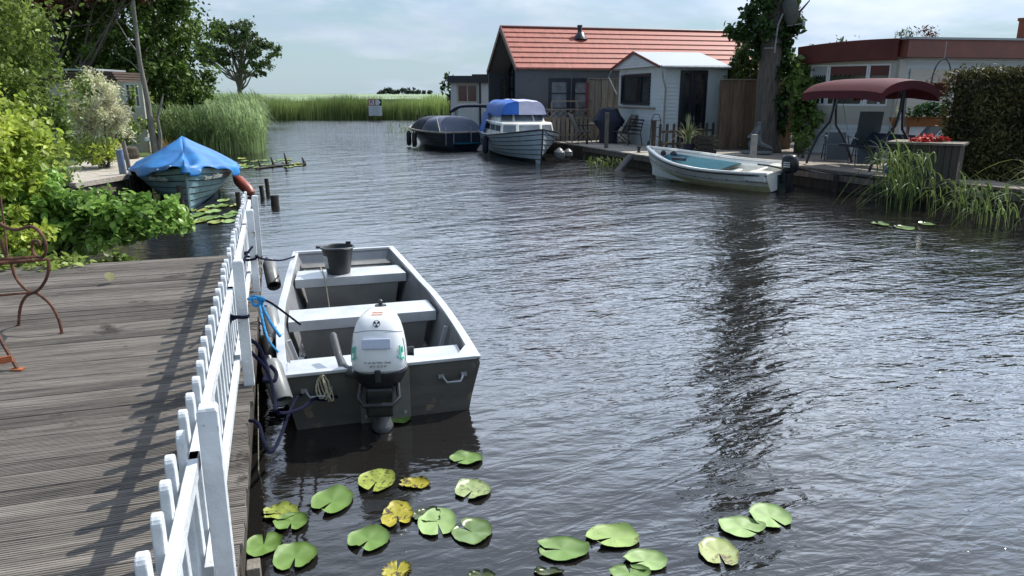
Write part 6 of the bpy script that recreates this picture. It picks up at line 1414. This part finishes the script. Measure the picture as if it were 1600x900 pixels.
# pilings
for (px, py, pt, w, l, ln) in [(287, 331, 290, .11, 'dark piling standing in front of the bow of the tarp-covered boat', -.04), (374, 329, 300, .10, 'dark piling just behind the far end of the white fence', 0), (411, 308, 290, .10, 'short dark piling, left one of a close pair in open water', -.03), (419, 300, 279, .10, 'taller dark piling, right one of a close pair in open water', -.02), (430, 321, 305, .17, 'stubby thick piling cut off low in open water', 0)]:
    post(px, py, pt, w, darkwood, l, 'piling', z0=0, down=.5, round_=True, lean=ln)
a, b = G(198, 306, 0), AY(186, 234, 17); m_ = MB(); m_.tube([a-Vector((0, 0, .3)), (a+b)/2, b], .075, 12); tag(m_.build('mooring_pole', mat('blue_grey_pole', (.15, .19, .26), .45, var=.15), smooth=True, origin=a), 'smooth blue-grey leaning mooring pole left of the tarp-covered boat', 'pole')
post(207, 285, 220, .10, oldwood, 'slim weathered wooden post rising behind the blue-grey mooring pole', 'mooring_post', z0=.2, round_=True, down=.3, lean=-.1)
# landing
pts = [G(116, 291, .5), G(160, 284, .5), G(195, 277, .5), G(236, 263, .5), G(252, 247, .5), G(150, 244, .5), G(105, 262, .5)]
t = thing('timber_landing', pts[0], 'pale eroded timber landing on the left shore beside the tarp-covered boat', 'landing')
m_ = MB(); m_.prism([(p.x, p.y) for p in pts], .30, .5); m_.build('top', planks2, t, world=True)
m_ = MB()
for i in range(26):
    u = i/26; k_ = u*3; a_, b_ = pts[int(k_)], pts[int(k_)+1]; p = a_.lerp(b_, k_-int(k_)); m_.box((p.x, p.y-.02, .12), (.13, .04, .78-.05*random.random()), rz=math.atan2(b_.y-a_.y, b_.x-a_.x))
m_.build('edge_boards', oldwood, t, world=True)
m_ = MB(); m_.bar(pts[0]+Vector((0, -.05, .02)), pts[2]+Vector((.05, -.05, .02)), .16, .10); m_.build('edge_beam', planks2, t, world=True)
# stone edging, lamp
c = G(182, 248, .5); m_ = MB(); m_.lathe([(.62, 0), (.66, .1), (.62, .3), (.55, .34), (0, .34)], seg=28, sy=.55); o = m_.build('stump_planter', mat('dark_stump', (.06, .05, .035), .9, var=.4, bump=.8, bscale=12)); o.location = c; tag(o, 'low dark log planter at the foot of the dappled willow', 'planter')
c = G(234, 240, .35); t = thing('garden_lamp', c, 'small pale mushroom-shaped garden lamp on the left lawn', 'lamp'); m_ = MB(); m_.tube([(0, 0, 0), (0, 0, .42)], .03, 8); m_.build('stem', galv, t); m_ = MB(); m_.lathe([(.05, .40), (.13, .43), (.10, .52), (0, .55)], seg=14); m_.build('lamp_head', white, t, smooth=True)
tuft('dry_grass_tuft', G(252, 236, .3), 90, .55, .02, leafmat('straw', (.30, .19, .07), (.4, .28, .12)), 'orange-tinted dry grass tuft in front of the left reed bed', rad=.3)
tuft('dry_grass_tuft', G(222, 232, .3), 60, .9, .02, leafmat('straw', (.30, .19, .07), (.4, .28, .12)), 'thin dry stalks by the foot of the bare grey trunk', rad=.2, lean=.15)
# driftwood with weeds
dpts = [(400, 263), (410, 262), (422, 260), (432, 259), (450, 258), (462, 257), (478, 256)]
m_ = MB(); m_.tube([G(x, y, .03) for x, y in dpts], .035, 6)
for x, y, h in ((408, 262, .25), (428, 259, .28), (449, 259, .42), (476, 256, .22)): p = G(x, y, 0); m_.tube([p, p+Vector((-.08, 0, h))], [.06, .02], 5)
p = G(400, 263, 0); tag(m_.build('driftwood', darkwood, smooth=True, origin=p), 'dark driftwood branch floating beyond the pilings', 'driftwood')
# left pavilion behind the willow
c = AY(150, 100, 26.5); lc = thing('garden_house', (-16.2, 26.5, .28), 'low garden house with a brown slatted roof edge behind the dappled willow', 'garden house')
x0, x1 = AY(194, 140, 26.5).x+16.2, AY(219, 140, 26.5).x+16.2; z0, z1 = AY(200, 168, 26.5).z-.28, AY(200, 130, 26.5).z-.28
wall(lc, 0, AY(222, 140, 26.5).x+16.2, -.2, AY(200, 128, 26.5).z-.28, cream, openings=[(x0, x1-.05, z0, z1)], y=.08); window(lc, x0, x1-.05, z0, z1, .08, white, glass, 3, 2, fw=.05)
zt_ = AY(200, 112, 26.5).z-.28; zb_ = AY(200, 128, 26.5).z-.28; m_ = MB()
for i in range(4): m_.box((1.25, .9-.03*i, zb_+(zt_-zb_)*(i+.5)/4), (2.75-.06*i, 2.2, (zt_-zb_)/4-.02))
m_.build('roof_edge', mat('brown_slats', (.10, .065, .05), .7), lc); m_ = MB(); m_.box((.9, .7, zt_+.06), (2.2, 2.0, .06)); m_.build('roof', sheetroof, lc)
# plants of the left bank
c = G(170, 246, .5); shrub('dappled_willow', (-10.35, 18.9, .4), [((-10.35, 18.9, 2.0), (.60, .55, .85)), ((-10.2, 18.8, 1.45), (.58, .5, .7))], Lwil, 'rounded pinkish-cream dappled willow on the left shore', 12000, .085, .32, clumps=120, cr=.22, hollow=.6)
shrub('yellow_shrub', (-10.2, 18.6, .4), [((-10.3, 18.4, .95), (.6, .45, .35))], Lgy, 'yellow-green shrub spilling out below the dappled willow', 1100, .09, .6, clumps=40)
shrub('dark_shrub', (-13.2, 24.5, .3), [((-13.6, 24.5, 1.0), (1.0, .7, .75)), ((-12.95, 24.4, .95), (.65, .5, .65)), ((-12.55, 25.4, 1.6), (.45, .5, .9))], Lgr, 'dark green shrub between the garden house and the bare trunk', 2600, .12, .6, clumps=60)
tree('dark_broadleaf_tree', (-16.2, 31.5, .3), [((-15.6, 31.5, 4.5), (3.1, 2.5, 3.4)), ((-14.2, 31.2, 3.4), (1.9, 1.8, 2.4)), ((-18.5, 31.5, 6.0), (3.0, 2.5, 3.6)), ((-14.5, 31.3, 7.0), (2.0, 2, 2.2)), ((-13.6, 30.5, 2.3), (1.5, 1.3, 1.6)), ((-16.6, 29.6, 4.3), (1.8, 1.0, 1.5)), ((-14.6, 29.4, 3.6), (1.3, .9, 1.6))], Ldark, 'large dark green tree behind the bare grey trunk on the left shore', n=42000, size=.17, r0=.22, clumps=330, cr=.17, tips=24, seed=11, hollow=.55)
tree('dark_background_tree', (-24, 36, .3), [((-24, 36, 5), (4.5, 3, 4.8)), ((-19.5, 36, 5.5), (3.2, 2.5, 5)), ((-16.5, 35, 3.5), (2.4, 1.5, 3))], Ldark, 'dark tree mass farther back at the far left', n=20000, size=.30, r0=.3, clumps=150, cr=.18, seed=12)
tree('copper_beech', (-17.5, 29.2, .3), [((-16.9, 29, 6.3), (2.4, 1.6, 1.05)), ((-14.2, 28.8, 6.5), (1.6, 1.4, .9))], Lcop, 'copper-leaved tree whose reddish boughs hang into the top left of the picture', n=3600, size=.17, r0=.16, clumps=70, cr=.22, tips=14, seed=13)
# bare pale trunk
tb = Vector((-12.1, 25.0, .3)); t = thing('bare_trunked_tree', tb, 'slender tree with a bare pale grey double trunk left of the reed bed', 'tree'); m_ = MB()
m_.tube([(.16, 0, 0), (.12, 0, .9), (.10, 0, 1.8), (.0, 0, 3.0), (-.02, .1, 4.6), (.06, .1, 6.2), (.1, .2, 8)], [.115, .095, .085, .068, .05, .035, .015], 12)
m_.tube([(.28, .05, 0), (.34, .1, .7), (.30, .1, 1.2), (.48, .15, 1.7), (.56, .2, 2.0)], [.075, .065, .055, .04, .02], 8)
m_.tube([(.0, .05, 3.2), (-.35, .1, 3.7), (-.6, 0, 4.3)], [.032, .018, .008], 6); m_.tube([(.05, 0, 2.6), (-.25, -.1, 3.0), (-.5, -.1, 3.15)], [.026, .015, .007], 6); m_.tube([(-.02, .1, 4.0), (-.1, .1, 4.7), (.3, 0, 5.3)], [.05, .03, .012], 6); m_.build('trunk', barkl, t, smooth=True)
parts = []
for c, r, n_ in (((-.2, .1, 7.0), (1.5, 1.4, 1.2), 1500), ((-1.0, .1, 5.3), (.6, .5, .4), 160), ((.4, .1, 5.4), (.6, .5, .4), 200)):
    P, _ = blob_points(tb+Vector(c), r, n_, 24, .25); parts.append(leaves(P, .13, .5))
V, F = join(parts); npmesh('crown', V, F, Lgr, t, origin=tb)
# near shrubs left
shrub('tall_hazel_shrub', (-8.9, 11.8, .28), [((-9.0, 12.2, 2.6), (1.5, 1.3, 2.4)), ((-8.3, 12.0, 4.0), (1.3, 1.0, 1.5)), ((-7.95, 11.6, 1.7), (1.0, 1.0, 1.3)), ((-10.5, 12, 4.2), (1.6, 1.2, 2.0)), ((-8.35, 12.6, 2.4), (.9, .9, 1.8))], Lgr, 'tall bright green shrub rising out of the top left of the picture', 40000, .078, .55, clumps=300, cr=.2, hollow=.6, stems=16, sr=.035, seed=4)
shrub('yellow_green_shrub', (-6.3, 8.6, .28), [((-6.6, 8.7, 1.55), (1.05, .9, .95)), ((-6.1, 8.5, 1.0), (.75, .6, .65)), ((-7.4, 9.2, 2.2), (.9, .8, .9)), ((-5.75, 8.2, .72), (.6, .45, .35))], Lgy, 'dense yellow-green hydrangea-like shrub beyond the left end of the jetty', 25000, .074, .66, clumps=260, cr=.2, hollow=.65, up=.8, stems=10, seed=6)
shrub('overhanging_shrub', (-5.8, 8.9, .28), [((-5.2, 8.9, .78), (.75, .45, .36)), ((-4.6, 8.95, .88), (.5, .35, .25)), ((-5.7, 8.8, .95), (.6, .5, .4)), ((-4.25, 9.0, .80), (.28, .2, .16))], Lbr, 'glossy broad-leaved branches hanging over the water beside the jetty corner', 5800, .084, .8, clumps=140, cr=.3, hollow=.3, up=1, stems=26, sr=.015, seed=8)
shrub('creeping_ivy', (-6.0, 7.4, .3), [((-5.5, 7.6, .52), (1.1, .35, .14)), ((-6.7, 7.1, .55), (.8, .4, .2)), ((-4.6, 8.05, .45), (.55, .2, .10))], Lgr, 'low leafy creeper spilling onto the far left edge of the jetty', 2300, .07, .8, clumps=110, cr=.3, up=1, stems=6, sr=.01, seed=9)

# ================================================================== iron bench on the jetty
f1, f2 = G(97, 521, DZ), G(28, 508, DZ); bdn = Vector((f2.x-f1.x, f2.y-f1.y)).normalized()
ib = thing('iron_bench', f1, 'rusty wrought-iron garden bench with scrolled arms at the left edge of the jetty', 'bench')
def bp2(px, py, off=0):
    s_, z = onwall(px, py, (f1.x, f1.y), bdn); return Vector((bdn.x*s_, bdn.y*s_, z-DZ))
def curve(px, r=.011, nm='frame', m=rust, shift=Vector((0, 0, 0))):
    P_ = [bp2(*q)+shift for q in px]; Q = []
    for i in range(len(P_)-1):
        p0, p1, p2, p3 = P_[max(i-1, 0)], P_[i], P_[i+1], P_[min(i+2, len(P_)-1)]
        for k_ in range(6): t = k_/6; Q.append(.5*((2*p1)+(p2-p0)*t+(2*p0-5*p1+4*p2-p3)*t*t+(3*p1-p0-3*p2+p3)*t**3))
    Q.append(P_[-1]); m_ = MB(); m_.tube(Q, r, 8); return m_
arcs = {'leg_arch': [(97, 521), (92, 500), (80, 477), (62, 461), (52, 458), (40, 464), (32, 480), (29, 508)], 'side_curve': [(18, 412), (24, 432), (36, 448), (50, 457), (62, 451), (72, 436), (76, 420), (75, 405)], 'arm_scroll': [(0, 349), (12, 356), (28, 359), (46, 354), (60, 360), (70, 376), (72, 392), (66, 402), (56, 400), (50, 388), (53, 377), (60, 377), (62, 384)]}
side = Vector((-bdn.y, bdn.x, 0)); side = side if side.y < 0 else -side   # towards the camera: the bench's long direction
Lb = 1.05; ldir = Vector((-.93, -.36, 0)).normalized()
for k_ in (0, 1):
    for nm, px in arcs.items(): m_ = curve(px, .0115, shift=ldir*Lb*k_); m_.build(nm, rust, ib, smooth=True)
    m_ = curve([(0, 372), (6, 392), (12, 402)], .011, shift=ldir*Lb*k_); m_.build('back_post', rust, ib, smooth=True)
for (px, py) in ((75, 405), (18, 411), (60, 401), (44, 404), (30, 407)):
    p = bp2(px, py); m_ = MB(); m_.tube([p, p+ldir*Lb], .010, 6); m_.build('seat_bar', rust, ib)
p = bp2(75, 405); q = bp2(14, 411); m_ = MB(); m_.tube([p, q], .012, 6); m_.build('seat_edge', rust, ib)
p = bp2(52, 457); m_ = MB(); m_.tube([p, p+ldir*Lb], .010, 6); m_.build('stretcher', rust, ib)
for i in range(8):
    p = bp2(12, 402)+ldir*(Lb*i/7); m_ = MB(); m_.tube([p, p+Vector((-.02, .05, .22)), p+Vector((-.03, .08, .45))], .007, 6); m_.build('back_rod', rust, ib)
m_ = MB(); p = bp2(12, 402)+Vector((-.03, .08, .45)); m_.tube([p, p+ldir*Lb], .012, 6); m_.build('top_rail', rust, ib)
for (px, py) in ((97, 521), (29, 508)): m_ = MB(); p = bp2(px, py); m_.lathe([(0, 0), (.018, 0), (.018, .006), (0, .008)], p, 10); m_.build('foot', rust, ib)
# small folding table with one foot in view
f3 = G(28, 578, DZ); tt = thing('folding_table', f3, 'rusty iron folding table leg with an orange-rusted brace below the bench', 'table')
m_ = MB(); m_.tube([(0, 0, .004), (-.11, .06, .16), (-.42, .24, .70)], .013, 6); m_.build('leg', rust, tt); m_ = MB(); m_.tube([(-.75, .1, .004), (-.35, .2, .70)], .013, 6); m_.build('leg', rust, tt)
m_ = MB(); m_.box((.0, 0, .006), (.075, .04, .010)); m_.build('foot_plate', rusto, tt)
m_ = MB(); m_.bar((-.03, .01, .075), (-.62, -.20, .02), .012, .045); m_.build('brace', rusto, tt)
m_ = MB(); m_.lathe([(0, .70), (.28, .70), (.29, .71), (.28, .72), (0, .72)], (-.68, .22, 0), 28); m_.build('tabletop', rust, tt)
# a few fallen leaves on the deck edge
for (px, py, l) in ((172, 440, 'pale fallen leaf on the deck near the creeper'), (568, 0, None)):
    if l: c = G(px, py, DZ+.012); V, F = leaves(np.array([[0, 0, 0.]]), .14, .7, up=6); o = npmesh('fallen_leaf', V, F, leafmat('pale_leaf', (.45, .44, .25))); o.location = c; tag(o, l, 'leaf')
